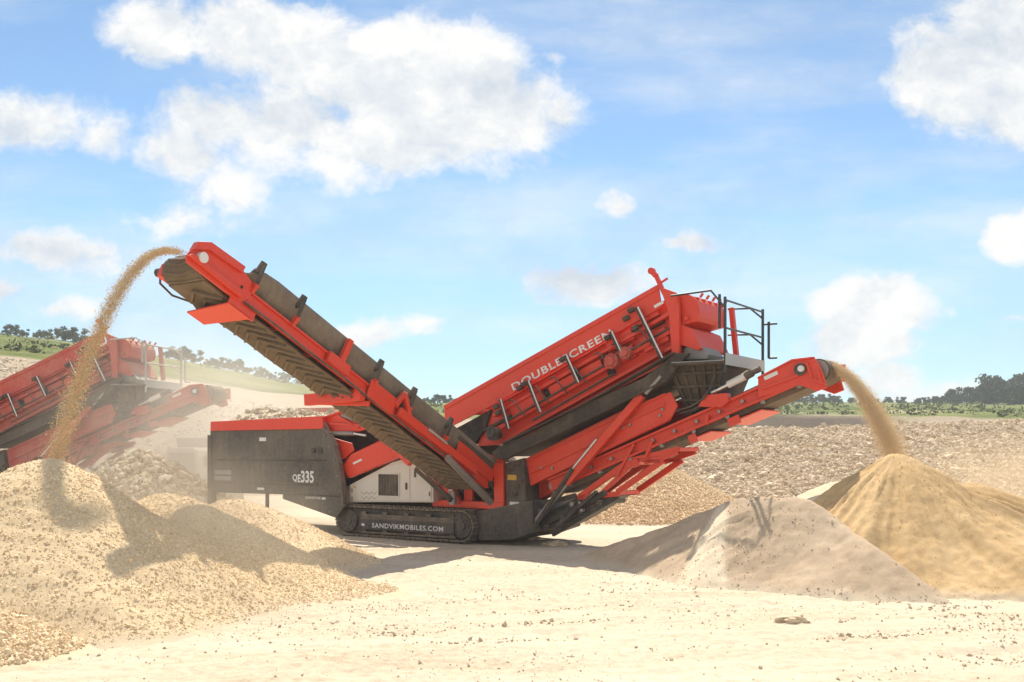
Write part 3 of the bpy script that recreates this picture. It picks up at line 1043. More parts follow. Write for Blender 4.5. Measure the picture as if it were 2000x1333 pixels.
def build_tail(root):
    """tail conveyor running out under the screen box"""
    dn, df = .55, 1.65
    a, b = M(1075, 952, dn), M(1604, 722, dn)
    t, n, L = slope_frame(a, b)
    A = Vector(a)

    def pt(x, off, d):
        p = A + t * x + n * off
        return (p.x, d, p.y)

    def quad(x0, x1, o0, o1):
        return [(pt(x, o, 0)[0], pt(x, o, 0)[2]) for x, o in ((x0, o0), (x1, o0), (x1, o1), (x0, o1))]
    Lh = L - .95
    mb = MB()
    for d in (dn, df - .06):
        mb.prism(quad(0, L - .2, -.06, .15), d + (.05 if d == dn else .0), d + (.07 if d == dn else .02))
        mb.prism(quad(0, L - .2, .14, .19), d - .04, d + .06)
        mb.prism(quad(0, L - .2, -.10, -.05), d - .05, d + .06)
    for k in range(6):
        p = pt(.4 + k * (L - 1.0) / 5, .05, 0)
        mb.tube((p[0], dn + .03, p[2]), (p[0], df - .03, p[2]), .03, 8)
    tc = mb.build('tail_conveyor', 'red', root, bevel=.006)
    tc['label'] = 'red tail conveyor rising under the screen box'
    # skirt over the loading part
    sk = MB()
    skp = [(1027, 896), (1240, 790), (1310, 766), (1323, 793), (1308, 822), (1036, 950)]
    for d in (dn - .1, df + .02):
        sk.prism([M(x, y, dn - .1) for x, y in skp], d, d + .06)
    sk.build('skirt', 'red', tc, bevel=.01)
    sr = MB()
    for (p, q) in (((1036, 925), (1230, 832)), ((1040, 945), (1308, 818)), ((1215, 828), (1300, 790)), ((1030, 900), (1300, 770))):
        p, q = M(*p, dn - .1), M(*q, dn - .1)
        sr.bar((p[0], dn - .12, p[1]), (q[0], dn - .12, q[1]), .05, .045)
    sr.build('skirt_rib', 'red', tc, bevel=.006)
    sb = MB()
    for px, py in ((1058, 914), (1080, 915), (1220, 835), (1232, 830), (1295, 800), (1290, 812)):
        p = M(px, py, dn - .1)
        sb.tube((p[0], dn - .15, p[1]), (p[0], dn - .08, p[1]), .03, 10)
    sb.build('bolt', 'steel', tc)
    # head plates
    hd = MB()
    hp = [(1481, 737), (1548, 702), (1590, 697), (1606, 725), (1616, 757), (1596, 765), (1560, 752), (1481, 778)]
    P = [M(x, y, dn - .06) for x, y in hp]
    hd.prism(P, dn - .08, dn - .03)
    hd.prism(P, df + .0, df + .05)
    p, q = P[1], P[2]
    hd.prism([P[0], P[1], P[2], (P[2][0], P[2][1] - .04), (P[1][0], P[1][1] - .04), (P[0][0], P[0][1] - .04)], dn - .12, dn - .08)
    hd.build('head_plate', 'red', tc, bevel=.01)
    hr = MB()
    for (p, q, w) in (((1575, 708), (1586, 738), .05), ((1596, 720), (1604, 748), .05), ((1488, 760), (1560, 733), .05), ((1590, 742), (1612, 752), .06)):
        p, q = M(*p, dn - .1), M(*q, dn - .1)
        hr.bar((p[0], dn - .10, p[1]), (q[0], dn - .10, q[1]), .05, w, (0, 1, 0))
    hr.build('head_rib', 'red', tc, bevel=.008)
    c = M(1563, 722, dn - .1)
    MB().tube((c[0], dn - .13, c[1]), (c[0], dn - .05, c[1]), .115, 20).build('bearing_plate', 'dark', tc, True)
    MB().tube((c[0] + .03, dn - .18, c[1] + .01), (c[0] + .03, dn - .12, c[1] + .01), .06, 16).build('bearing', 'white', tc, True)
    lb = MB()
    p, q = M(1493, 740, dn - .08), M(1519, 728, dn - .08)
    lb.bar((p[0], dn - .088, p[1]), (q[0], dn - .088, q[1]), .01, .075)
    lb.build('small_label', 'white', tc)
    # drums
    hx = L - .08
    dr = MB()
    p = pt(hx, .02, 0)
    dr.tube((p[0], dn + .05, p[2]), (p[0], df - .08, p[2]), .20, 24)
    dr.tube((p[0], dn - .02, p[2]), (p[0], df + .22, p[2]), .05, 12)
    p = pt(.1, .0, 0)
    dr.tube((p[0], dn + .06, p[2]), (p[0], df - .08, p[2]), .17, 20)
    dr.build('drum', 'steel', tc, True)
    mo = MB()
    p = pt(hx + .05, .0, 0)
    mo.tube((p[0], df + .10, p[2]), (p[0], df + .34, p[2]), .10, 16)
    mo.box((p[0] + .06, df + .22, p[2] + .02), (.14, .10, .34))
    mo.build('drive_motor', 'red', tc, bevel=.01)
    # belt: carrying and return runs plus the wrap
    bl = MB()
    c = pt(hx, .02, 0)
    loop = []
    r = .225
    ang = math.atan2(t.y, t.x)
    for k in range(13):
        an = ang + R(90) - math.pi * k / 12
        loop.append((c[0] + r * math.cos(an), c[2] + r * math.sin(an)))
    c2 = pt(.1, .0, 0)
    for k in range(9):
        an = ang - R(90) - math.pi * k / 8
        loop.append((c2[0] + .19 * math.cos(an), c2[2] + .19 * math.sin(an)))
    bl.prism(loop, dn + .10, df - .12)
    bo = bl.build('belt', 'belt', tc, True)
    # rollers and cross members below
    rl = MB()
    for k in range(8):
        x = .5 + k * (L - 1.0) / 7
        p = pt(x, -.12, 0)
        rl.tube((p[0], dn - .02, p[2]), (p[0], df, p[2]), .045, 10)
    rl.build('roller', 'steel', tc, True)
    bt = MB()
    for k in range(11):
        x = .6 + k * (L - 1.2) / 10
        p = pt(x, .04, 0)
        bt.tube((p[0], dn - .04, p[2]), (p[0], dn + .03, p[2]), .035, 10)
    bt.build('idler_end', 'steel', tc, True)
    # bracket block and lift cylinder on top
    bb = MB().prism([M(1365, 795, dn - .1), M(1376, 772, dn - .1), M(1420, 768, dn - .1), M(1424, 785, dn - .1), M(1410, 796, dn - .1)], dn - .14, dn + .1)
    bb.build('pivot_bracket', 'red', tc, bevel=.012)
    p, q, r_ = M(1390, 768, dn), M(1422, 752, dn), M(1456, 735, dn)
    MB().tube((q[0], dn, q[1]), (r_[0], dn, r_[1]), .075, 16).build('ram', 'white', tc, True)
    MB().tube((p[0], dn, p[1]), (q[0], dn, q[1]), .05, 12).build('ram_rod', 'chrome', tc, True)
    mo = MB()
    mo.tube((r_[0], dn, r_[1]), (r_[0] + .14, dn, r_[1] + .07), .085, 14).tube((r_[0] + .14, dn, r_[1] + .07), (r_[0] + .30, dn, r_[1] + .13), .06, 14)
    mo.build('ram_collar', 'dark', tc, True)
    # V guards under the return run
    gd = MB()
    for x, w, dz in ((L - 2.05, .72, -.20), (L - 2.95, .5, -.20), (L - 4.3, .4, -.2)):
        q = quad(x, x + w, -.25, -.28)
        gd.prism(q, dn - .05, df + .02)
        p = pt(x + w * .1, -.24, 0)
        gd.prism(quad(x, x + w * .35, -.34, -.17), dn - .06, dn - .02)
    gd.build('belt_guard', 'red', tc, bevel=.008)
    # folding support: red lattice under the conveyor
    lt = MB()
    for d in (dn + .02, df - .1):
        for (p, q, w) in (((1130, 972), (1236, 896), .13), ((1205, 962), (1294, 900), .13), ((1130, 972), (1208, 965), .11), ((1236, 898), (1326, 877), .10), ((1176, 962), (1240, 902), .09), ((1258, 905), (1322, 884), .09), ((1236, 898), (1290, 902), .08)):
            p, q = M(*p, dn), M(*q, dn)
            lt.bar((p[0], d, p[1]), (q[0], d, q[1]), .07, w)
    for px, py in ((1130, 972), (1207, 964), (1240, 898), (1325, 878)):
        p = M(px, py, dn)
        lt.bar((p[0], dn, p[1]), (p[0], df - .08, p[1]), .07, .08)
    lt.build('lattice', 'red', tc, bevel=.008)
    hg = MB()
    for (p, q) in (((1206, 930), (1240, 868)), ((1262, 895), (1275, 862)), ((1380, 830), (1384, 812))):
        p, q = M(*p, dn), M(*q, dn)
        hg.bar((p[0], dn, p[1]), (q[0], dn, q[1]), .06, .14, (0, 1, 0))
    hg.build('hanger', 'red', tc, bevel=.008)
    # lift strut
    p, q, e = M(1254, 772, dn - .25), M(1107, 944, dn - .25), M(1036, 1034, dn - .25)
    MB().bar((p[0], dn - .25, p[1]), (q[0], dn - .25, q[1]), .14, .16).build('strut', 'red', tc, bevel=.012)
    s2 = MB().bar((q[0], dn - .25, q[1]), (e[0], dn - .25, e[1]), .10, .12)
    s2.bar((q[0] - .02, dn - .25, q[1] - .02), lerp3((q[0], dn - .25, q[1]), (e[0], dn - .25, e[1]), .35), .13, .15)
    s2.build('strut_foot', 'steel', tc, bevel=.01)
    p, q = M(1167, 858, dn - .3), M(1118, 918, dn - .3)
    MB().tube((p[0], dn - .33, p[1]), (q[0], dn - .33, q[1]), .03, 10).build('strut_rod', 'chrome', tc, True)
    p, q = M(1120, 915, dn - .3), M(1045, 1030, dn - .3)
    MB().tube((p[0], dn - .33, p[1]), (q[0], dn - .33, q[1]), .05, 12).build('ram', 'brown', tc, True)
    # dark toe of the conveyor beside the column
    to = MB()
    for (p, q, w, d) in (((1030, 1040), (1185, 962), .12, dn), ((1075, 1045), (1205, 970), .10, dn + .1), ((1060, 985), (1125, 968), .1, dn), ((1090, 1030), (1170, 960), .07, dn - .1)):
        p, q = M(*p, dn), M(*q, dn)
        to.bar((p[0], d, max(.08, p[1])), (q[0], d, q[1]), .10, w)
    for k in range(4):
        p = lerp2(M(1050, 1032, dn), M(1190, 968, dn), (k + .3) / 4)
        to.bar((p[0], dn, p[1]), (p[0], df, p[1]), .08, .09)
        to.tube((p[0] + .1, dn - .1, p[1] - .02), (p[0] + .1, df, p[1] - .02), .06, 12)
    to.prism([M(x, y, dn + .1) for x, y in ((1038, 1042), (1105, 1024), (1196, 970), (1140, 966), (1075, 1000))], dn + .06, df - .06)
    to.build('toe_frame', 'dark', tc, bevel=.008)
    pm = MB()
    for px, py, r in ((1118, 985), (1137, 990), (1146, 978), (1052, 1000)) and ((1118, 985, .05), (1137, 997, .035), (1133, 982, .03), (1050, 1000, .07)):
        p = M(px, py, dn - .1)
        pm.tube((p[0], dn - .14, p[1]), (p[0], dn - .02, p[1]), r, 12)
    pm.build('hydraulic_fitting', 'steel', tc, True)
    # red inner body of the tail conveyor behind the strut
    ib = MB().prism([M(1036, 935, 1.0), M(1110, 905, 1.0), M(1105, 950, 1.0), M(1040, 985, 1.0)], .9, 1.3)
    ib.build('tail_box', 'red', tc, bevel=.01)
    return tc


def lerp3(a, b, f):
    return tuple(a[i] + (b[i] - a[i]) * f for i in range(3))


def build_side(root):
    """cross conveyor rising over the near side of the machine towards the gravel pile"""
    sR, sL = 2.30, 1.22
    a, b = C(962, 952, sR), C(392, 509, sR)
    A, B = Vector(a), Vector(b)
    t = (B - A)
    L = t.length
    t.normalize()                      # t = (dd, dz) with dd < 0
    n = Vector((t.y, -t.x))            # upward normal in the (d, z) plane
    if n.y < 0:
        n = -n

    def pt(x, off, s):
        p = A + t * x + n * off
        return (s, p.x, p.y)

    def quad(x0, x1, o0, o1):
        return [tuple((A + t * x + n * o)) for x, o in ((x0, o0), (x1, o0), (x1, o1), (x0, o1))]
    mb = MB()
    for s in (sR - .05, sL):
        mb.prism(quad(.2, L - .9, -.09, .09), s, s + .05, 'x')
        mb.prism(quad(.2, L - .9, .07, .11), s - .04, s + .09, 'x')
        mb.prism(quad(.2, L - .9, -.11, -.07), s - .04, s + .09, 'x')
    for k in range(9):
        x = .5 + k * (L - 1.6) / 8
        mb.bar(pt(x, -.02, sL + .04), pt(x, -.02, sR - .04), .08, .06)
    sc = mb.build('side_conveyor', 'red', root, bevel=.006)
    sc['label'] = 'long red side conveyor with a brown chevron belt rising over the near side'
    # troughed carrying belt (outer side seen from the camera)
    wm = (sL + sR) / 2
    prof = [(-.70, .54), (-.66, .42), (-.56, .24), (-.42, .13), (-.18, .08), (.18, .08), (.42, .13), (.56, .24), (.66, .42), (.70, .54)]
    prof_o = prof + [(x * .985, o + .025) for x, o in prof[::-1]]
    x0, x1 = .0, L - .55
    vs = []
    nst = 26
    for i in range(nst + 1):
        x = x0 + (x1 - x0) * i / nst
        fl = min(1.0, max(0.0, (x1 - x) / .8))          # the trough flattens towards the head drum
        fl = fl * fl * (3 - 2 * fl)
        sag = 0.0
        for q, o in prof_o:
            vs.append(pt(x, .10 + (o - .08) * fl + sag * fl + (0.10 * (1 - fl)), wm + q * (1 if fl > .5 else .85 + .15 * fl * 2) * .84))
    m = len(prof_o)
    fs = [(i * m + k, i * m + (k + 1) % m, (i + 1) * m + (k + 1) % m, (i + 1) * m + k) for i in range(nst) for k in range(m)]
    fs += [list(range(m))[::-1], list(range(nst * m, nst * m + m))]
    MB().add(vs, fs).build('carrying_belt', 'belt_top', sc, True)
    # head drum, bearing, wrapped belt
    hx = L - .28
    hc = pt(hx, .06, 0)
    MB().tube((sL + .06, hc[1], hc[2]), (sR - .06, hc[1], hc[2]), .20, 24).build('drum', 'steel', sc, True)
    ang = math.atan2(t.y, t.x)
    r = .235
    loop = []
    for k in range(15):
        an = ang + (R(-90) if n.dot(Vector((math.cos(ang + R(90)), math.sin(ang + R(90))))) < 0 else R(90))
        sgn = 1 if n.dot(Vector((math.cos(ang + R(90)), math.sin(ang + R(90))))) < 0 else -1
        an += sgn * math.pi * k / 14
        loop.append((hc[1] + r * math.cos(an), hc[2] + r * math.sin(an)))
    # return run, slightly sagging
    ret = []
    nr = 18
    for i in range(nr + 1):
        x = hx - (hx - .3) * i / nr
        ret.append(tuple(A + t * x + n * (.06 - r - .02 * math.sin(math.pi * 5 * i / nr) ** 2 - .02)))
    inner = [tuple(Vector(p) + n * .03) for p in ret[::-1]]
    rb = MB()
    w0, w1 = sL + .10, sR - .10
    rb.prism(ret + inner, w0, w1, 'x')
    rb.prism(loop + [tuple(Vector((hc[1], hc[2])) + t * -.2 + n * -.1), tuple(Vector((hc[1], hc[2])) + t * -.2 + n * .1)], w0, w1, 'x')
    rbo = rb.build('return_belt', 'belt', sc, True)
    cv = MB()
    P, Q = pt(.4, .06 - r - .035, 0), pt(hx - .1, .06 - r - .03, 0)
    chevron_belt(cv, P, Q, w0, w1, (1, 0, 0), (0, -n.x, -n.y), .26, .045, .30)
    for k in range(5):                                     # cleats round the drum
        an = ang + R(80) - R(40) * k if n.y > 0 and False else None
    for k in range(6):
        f = k / 5
        i0 = int(f * 13)
        p0, p1 = Vector(loop[i0]), Vector(loop[min(14, i0 + 2)])
        pm_ = (p0 + p1) / 2
        cv.bar((w0 + .06, p0.x, p0.y), (wm, pm_.x, pm_.y), .03, .04, (0, p0.x - hc[1], p0.y - hc[2]))
        cv.bar((w1 - .06, p0.x, p0.y), (wm, pm_.x, pm_.y), .03, .04, (0, p0.x - hc[1], p0.y - hc[2]))
    cv.build('belt_cleat', 'cleat', sc)
    # red head plates with an upper cheek
    hd = MB()
    hp = [(374, 486), (404, 480), (470, 524), (492, 552), (488, 584), (466, 590), (440, 572), (363, 512), (363, 500)]
    Hp = [C(x, y, sR + .04) for x, y in hp]
    hd.prism(Hp, sR + .02, sR + .06, 'x')
    w = sR - sL
    hd.prism(quad(L - 1.4, L - .55, -.10, .12), sL - .02, sL + .02, 'x')
    hd.bar(pt(L - 1.1, -.02, sL + .0), pt(L - 1.1, -.02, sR + .04), .08, .08)
    ck = [C(x, y, sR + .04) for x, y in ((374, 488), (383, 473), (407, 474), (474, 522), (468, 534), (404, 490))]
    hd.prism(ck, sR - .02, sR + .12, 'x')
    hd.prism([C(x, y, sR + .04) for x, y in ((362, 500), (372, 496), (472, 573), (466, 584))], sR + .06, sR + .13, 'x')
    hd.build('head_plate', 'red', sc, bevel=.01)
    bc = C(394, 504, sR + .1)
    MB().tube((sR + .06, bc[0], bc[1]), (sR + .16, bc[0], bc[1]), .085, 18).build('bearing', 'white', sc, True)
    hl = MB()
    for px, py, rr in ((472, 561, .028), (412, 532, .02), (440, 548, .02)):
        p = C(px, py, sR + .06)
        hl.tube((sR + .055, p[0], p[1]), (sR + .068, p[0], p[1]), rr, 12)
    hl.build('bolt_hole', 'shade_black', sc)
    # far bracket at the drum's other end and its hose
    fb = MB()
    p = pt(hx, .05, sL)
    fb.box((sL - .06, p[1], p[2]), (.12, .26, .24), Matrix.Rotation(math.atan2(t.y, t.x), 3, 'X'))
    fb.tube((sL - .2, p[1], p[2]), (sL + .04, p[1], p[2]), .09, 16)
    fb.build('drum_bracket', 'red', sc, bevel=.01)
    mo = MB().tube((sL - .30, p[1], p[2] + .04), (sL - .12, p[1], p[2] + .04), .075, 16)
    mo.build('drive_motor', 'dark', sc, True)
    hs = MB()
    hs.path([(sL - .26, p[1] + .02, p[2]), (sL - .34, p[1] + .08, p[2] - .12), (sL - .28, p[1] + .28, p[2] - .30), (sL - .1, p[1] + .55, p[2] - .40), pt(hx - .95, -.28, sL + .05)], .02, 10)
    hs.build('hydraulic_hose', 'dark', sc, True)
    # plate guard below the head
    gp = MB()
    gx = hx - .62
    gp.add([pt(gx - .35, -.30, sR + .04), pt(gx + .16, -.30, sR + .04), pt(gx + .12, -.37, sL + .10), pt(gx - .28, -.37, sL + .10),
            pt(gx - .35, -.33, sR + .04), pt(gx + .16, -.33, sR + .04), pt(gx + .12, -.40, sL + .10), pt(gx - .28, -.40, sL + .10)],
           [(0, 1, 2, 3), (7, 6, 5, 4), (0, 4, 5, 1), (1, 5, 6, 2), (2, 6, 7, 3), (3, 7, 4, 0)])
    gp.prism(quad(gx - .42, gx + .16, -.33, -.06), sR + .0, sR + .04, 'x')
    gp.build('belt_guard', 'red', sc, bevel=.006)
    # idler brackets: black rollers that stick up at the trough's edge
    for (px, py) in ((484, 580), (566, 640), (722, 758), (790, 806), (862, 862)):
        q = C(px, py, sR)
        x = (Vector(q) - A).dot(t)
        ib = MB()
        ib.bar(pt(x, .08, sR + .02), pt(x, .24, sR + .11), .12, .06, (0, t.x, t.y))
        ib.build('idler_bracket', 'red', sc, bevel=.006)
        rl = MB()
        rl.tube(pt(x, .46, sR + .02), pt(x, .66, sR + .10), .06, 14)
        rl.bar(pt(x, .20, sR + .10), pt(x, .60, sR + .13), .05, .05, (0, t.x, t.y))
        rl.tube(pt(x + .02, .14, sR - .36), pt(x + .02, .50, sR + .02), .055, 14)
        rl.build('idler_roller', 'dark', sc, True)
    # folding hinge in the middle
    q = C(655, 700, sR)
    x = (Vector(q) - A).dot(t)
    hg = MB()
    hg.bar(pt(x - .1, .02, sR + .05), pt(x - .1, .55, sR + .12), .10, .12, (0, t.x, t.y))
    hg.bar(pt(x - .1, .48, sR + .12), pt(x - .1, .52, sL + .2), .05, .06)
    hg.bar(pt(x - .35, .02, sR + .07), pt(x + .25, .02, sR + .07), .08, .20, (0, n.x, n.y))
    hg.bar(pt(x - .1, .10, sL - .02), pt(x - .1, .55, sL - .10), .10, .12, (0, t.x, t.y))
    hg.build('hinge', 'red', sc, bevel=.01)
    # lower support yoke
    q = C(732, 764, sR)
    x = (Vector(q) - A).dot(t)
    yk = MB()
    yk.prism(quad(x - .55, x + .25, -.16, .20), sR + .05, sR + .10, 'x')
    yk.bar(pt(x + .35, -.18, sR + .06), pt(x + .35, -.26, sL - .25), .16, .22)
    yk.bar(pt(x + .10, -.24, sR + .06), pt(x + .30, -.28, sL - .25), .06, .10)
    yk.bar(pt(x - .55, .05, sR + .10), pt(x - .75, .42, sR + .06), .10, .10, (1, 0, 0))
    yk.bar(pt(x - .75, .42, sR + .06), pt(x - 1.05, .02, sR + .10), .10, .10, (1, 0, 0))
    yk.build('support_yoke', 'red', sc, bevel=.012)
    bt = MB()
    for k in range(6):
        s = sL - .15 + k * .22
        bt.tube(pt(x + .42, -.25, s), pt(x + .36, -.25, s), .03, 10)
    bt.build('bolt', 'dark', sc)
    # thicker lower stringer with dust-worn tube and hydraulic ram to the frame
    st = MB()
    st.bar(pt(.9, .0, sR + .10), pt(x - .7, .0, sR + .10), .10, .17)
    st.build('lower_beam', 'red', sc, bevel=.015)
    MB().tube(pt(2.2, .06, sR + .17), pt(2.9, .06, sR + .17), .04, 12).build('ram_rod', 'chrome', sc, True)
    p, q = C(874, 894, sR + .2), C(958, 982, sR + .2)
    MB().tube((sR + .2, p[0], p[1]), (sR + .2, q[0], q[1]), .075, 14).build('ram', 'steel', sc, True)
    hz_ = MB()
    for k in range(2):
        pts = [pt(.8 + j * (L - 1.8) / 9, -.13 - .02 * k - .015 * (j % 2), sR + .06 + .02 * k) for j in range(10)]
        hz_.path(curve_pts(pts, 40), .016, 8)
    hz_.build('hydraulic_hose', 'dark', sc, True)
    # rear skirt and tail part under the screen feed
    sk = MB()
    sk.prism(quad(.1, 1.6, .10, .40), sR - .02, sR + .02, 'x')
    sk.prism(quad(.1, 1.6, .10, .40), sL - .02, sL + .02, 'x')
    sk.build('skirt', 'red', sc, bevel=.008)
    MB().bar(pt(.2, .45, sR + .0), pt(1.7, .52, sR + .0), .06, .20, (0, n.x, n.y)).build('skirt_rubber', 'brown', sc, bevel=.01)
    return sc, pt(hx, .3, wm)


def build_machine():
    root = empty('mobile_screener', (O[0], O[1], 0), YAW)
    build_track(root, 0.0, .5)
    build_track(root, 2.1, 2.6)
    build_hopper(root)
    build_power(root)
    sc, sE, zB, zT, _ = build_screen(root)
    build_platform(root, sE, zB)
    build_subframe(root, sE)
    build_tail(root)
    build_side(root)
    return root


machine = build_machine()
tag(machine, 'large bright red tracked screening machine with charcoal hopper, white lettering and a high side conveyor', 'screener')


def copy_tree(o, parent, skip):
    c = o.copy()
    COL.objects.link(c)
    c.parent = parent
    for ch in list(o.children):
        if ch.name.split('.')[0] not in skip:
            copy_tree(ch, c, skip)
    return c


second = copy_tree(machine, None, {'hopper', 'engine_housing', 'feeder_frame', 'side_conveyor', 'lettering', 'crawler_track'})
second.location = (-18.55, 31.3, .15)
second.rotation_euler = (0, 0, R(-9))
tag(second, 'dusty faded red screening machine half hidden behind the big gravel pile', 'screener')
old = {'red_paint': 'red_old', 'dark_rail_paint': 'galv', 'muddy_steel': 'brown'}


def weather(o):
    for ch in o.children:
        for sl in ch.material_slots:
            if sl.material and sl.material.name in old:
                sl.link = 'OBJECT'
                sl.material = MAT[old[sl.material.name]] if sl.material.name != 'dark_rail_paint' else MAT['galv']
        weather(ch)


def weather_all(o):
    for ch in o.children:
        for i, sl in enumerate(ch.material_slots):
            nm = ch.data.materials[i].name
            if nm in old:
                sl.link = 'OBJECT'
                sl.material = MAT[old[nm]]
        weather_all(ch)


weather_all(second)


# ------------------------------------------------------------------ noise for terrain
def vnoise(x, y, seed=0):
    xi, yi = np.floor(x).astype(np.int64), np.floor(y).astype(np.int64)
    xf, yf = x - xi, y - yi

    def h(a, b):
        q = (a * 374761393 + b * 668265263 + seed * 974634541) & 0xFFFFFFFF
        q = ((q ^ (q >> 13)) * 1274126177) & 0xFFFFFFFF
        return ((q ^ (q >> 16)) & 0xFFFF) / 65535.0
    u, v = xf * xf * (3 - 2 * xf), yf * yf * (3 - 2 * yf)
    return (h(xi, yi) * (1 - u) + h(xi + 1, yi) * u) * (1 - v) + (h(xi, yi + 1) * (1 - u) + h(xi + 1, yi + 1) * u) * v


def fbm(x, y, oct=4, seed=0, gain=.5):
    s, a, tot = 0, 1.0, 0
    for i in range(oct):
        s = s + a * (vnoise(x * 2 ** i + 17.3 * i, y * 2 ** i - 9.1 * i, seed + i) - .5)
        tot += a
        a *= gain
    return s / tot


def grid_faces(nx, ny):
    i = np.arange(nx - 1)[None, :] + np.arange(ny - 1)[:, None] * nx
    i = i.ravel()
    return np.stack([i, i + 1, i + nx + 1, i + nx], 1)


# ------------------------------------------------------------------ ground
def ground_z(X, Y):
    z = .10 * fbm(X * .22, Y * .22, 3, 3)
    near = np.clip((26 - Y) / 6, 0, 1)
    c, s = math.cos(.25), math.sin(.25)
    a, b = X * c + Y * s, -X * s + Y * c
    z = z + near * (.045 * fbm(a * .9, b * 2.6, 4, 21) + .030 * fbm(a * 3.0, b * 9.0, 3, 31) + .030 * fbm(X * 8, Y * 8, 2, 41) + .03 * np.minimum(0, fbm(X * 2.2, Y * 4.5, 3, 43) + .12))
    # wheel ruts
    for off, w in ((11.2, .32), (12.9, .32), (9.3, .25), (15.0, .4)):
        q = np.abs(b - off + .5 * fbm(a * .2, a * .0 + off, 2, 51))
        lug = .5 + .5 * np.sign(np.sin(a * 22 + off * 7))
        z = z - near * np.exp(-(q / w) ** 4) * (.026 + .020 * lug) * np.clip(fbm(a * .5, b * .3 + off, 2, 61) * 6 + .4, 0, 1)
    return z - .01


xs = np.concatenate([np.linspace(-420, -40, 20)[:-1], np.linspace(-40, -13, 40)[:-1], np.linspace(-13, 13, 430), np.linspace(13, 40, 40)[1:], np.linspace(40, 420, 20)[1:]])
ys = np.concatenate([np.linspace(-80, 6.5, 30)[:-1], np.linspace(6.5, 17, 250)[:-1], np.linspace(17, 26, 90)[:-1], np.linspace(26, 62, 50)])
GX, GY = np.meshgrid(xs, ys)
GZ = ground_z(GX, GY)
g = fast_mesh('ground', np.stack([GX.ravel(), GY.ravel(), GZ.ravel()], 1), grid_faces(len(xs), len(ys)), MAT['ground'], smooth=True)
tag(g, 'pale dusty quarry floor', 'ground', kind='structure')


# ------------------------------------------------------------------ far terrain
cols = [-1600, -400, 0, 200, 430, 640, 850, 1100, 1300, 1500, 1700, 2000, 2400, 3600]
prof = {
    0: [(40, -.4), (47, .2), (60, 'p745'), (68, 'p702'), (74, 'p694'), (120, 'p662'), (200, 'p652'), (330, 'p665'), (700, 'p760')],
    200: [(40, -.4), (47, .2), (60, 'p775'), (70, 'p722'), (78, 'p712'), (120, 'p690'), (200, 'p676'), (330, 'p690'), (700, 'p770')],
    430: [(40, -.4), (48, .2), (60, 'p815'), (72, 'p772'), (86, 'p757'), (150, 'p728'), (220, 'p720'), (330, 'p730'), (700, 'p790')],
    640: [(40, -.4), (48, .2), (60, 'p835'), (74, 'p800'), (95, 'p782'), (160, 'p768'), (250, 'p763'), (330, 'p766'), (700, 'p800')],
    850: [(40, -.4), (48, .2), (60, 'p848'), (80, 'p835'), (110, 'p815'), (160, 'p798'), (250, 'p790'), (330, 'p788'), (700, 'p805')],
    1100: [(40, -.4), (46, .2), (60, 'p850'), (75, 'p845'), (112, 'p838'), (120, 'p818'), (200, 'p798'), (300, 'p788'), (700, 'p805')],
    1300: [(38, -.4), (44, .5), (58, 'p842'), (66, 'p842'), (112, 'p842'), (118, 'p814'), (200, 'p796'), (300, 'p786'), (700, 'p805')],
    1500: [(37, -.4), (43, .8), (57, 'p838'), (64, 'p846'), (112, 'p850'), (116, 'p811'), (200, 'p794'), (300, 'p785'), (700, 'p805')],
    1700: [(37, -.4), (43, .8), (57, 'p832'), (64, 'p840'), (112, 'p846'), (116, 'p814'), (200, 'p795'), (300, 'p787'), (700, 'p805')],
    2000: [(37, -.4), (43, 1.0), (57, 'p824'), (64, 'p830'), (100, 'p832'), (116, 'p818'), (200, 'p797'), (300, 'p788'), (700, 'p805')],
}
prof[-1600] = prof[-400] = prof[0]
prof[2400] = prof[3600] = prof[2000]


def pz(Y, v):
    return CH + (HZ - float(v[1:])) * Y / F if isinstance(v, str) else v


tY = np.concatenate([np.linspace(37, 64, 70)[:-1], np.linspace(64, 122, 70)[:-1], np.linspace(122, 330, 60)[:-1], np.linspace(330, 700, 12)])
PX = np.concatenate([np.linspace(-1600, -60, 40)[:-1], np.linspace(-60, 2060, 330)[:-1], np.linspace(2060, 3600, 40)])
zc = np.array([np.interp(tY, [a for a, _ in prof[c]], [pz(a, v) for a, v in prof[c]]) for c in cols])
TZ = np.stack([np.interp(PX, cols, zc[:, j]) for j in range(len(tY))])
TY = np.repeat(tY[:, None], len(PX), 1)
TX = (PX[None, :] - 1000) / F * TY
amp = np.interp(tY, [37, 45, 57, 64, 120, 300, 700], [.1, .4, .4, .4, .6, 1.0, 3])[:, None]
TZ = TZ + amp * fbm(TX * .16, TY * .16, 5, 71) * 1.1
rub = (np.clip((PX[None, :] - 1180) / 100, 0, 1)) * np.clip((66 - TY) / 6, 0, 1)
TZ = TZ + rub * np.clip((TY - 38) / 4, 0, 1) * (.55 * fbm(TX * .9, TY * .9, 4, 81) + .3 * fbm(TX * .3, TY * .2, 2, 83))
gstart = np.interp(PX, cols, [72, 72, 72, 74, 88, 98, 104, 116, 115, 113.5, 113.5, 112, 112, 112])[None, :]
grass = np.clip((TY - gstart + 14 * fbm(TX * .1, TY * .1, 4, 91)) / 3, 0, 1)
bare = np.clip((fbm(TX * .05, TY * .04, 4, 95) - .16) * 10, 0, 1) * .5
cliff = np.clip((TY - 110) / 1.5, 0, 1) * np.clip((117 - TY) / 1.5, 0, 1) * np.clip((PX[None, :] - 1250) / 100, 0, 1) * np.clip((1760 - PX[None, :]) / 80, 0, 1)


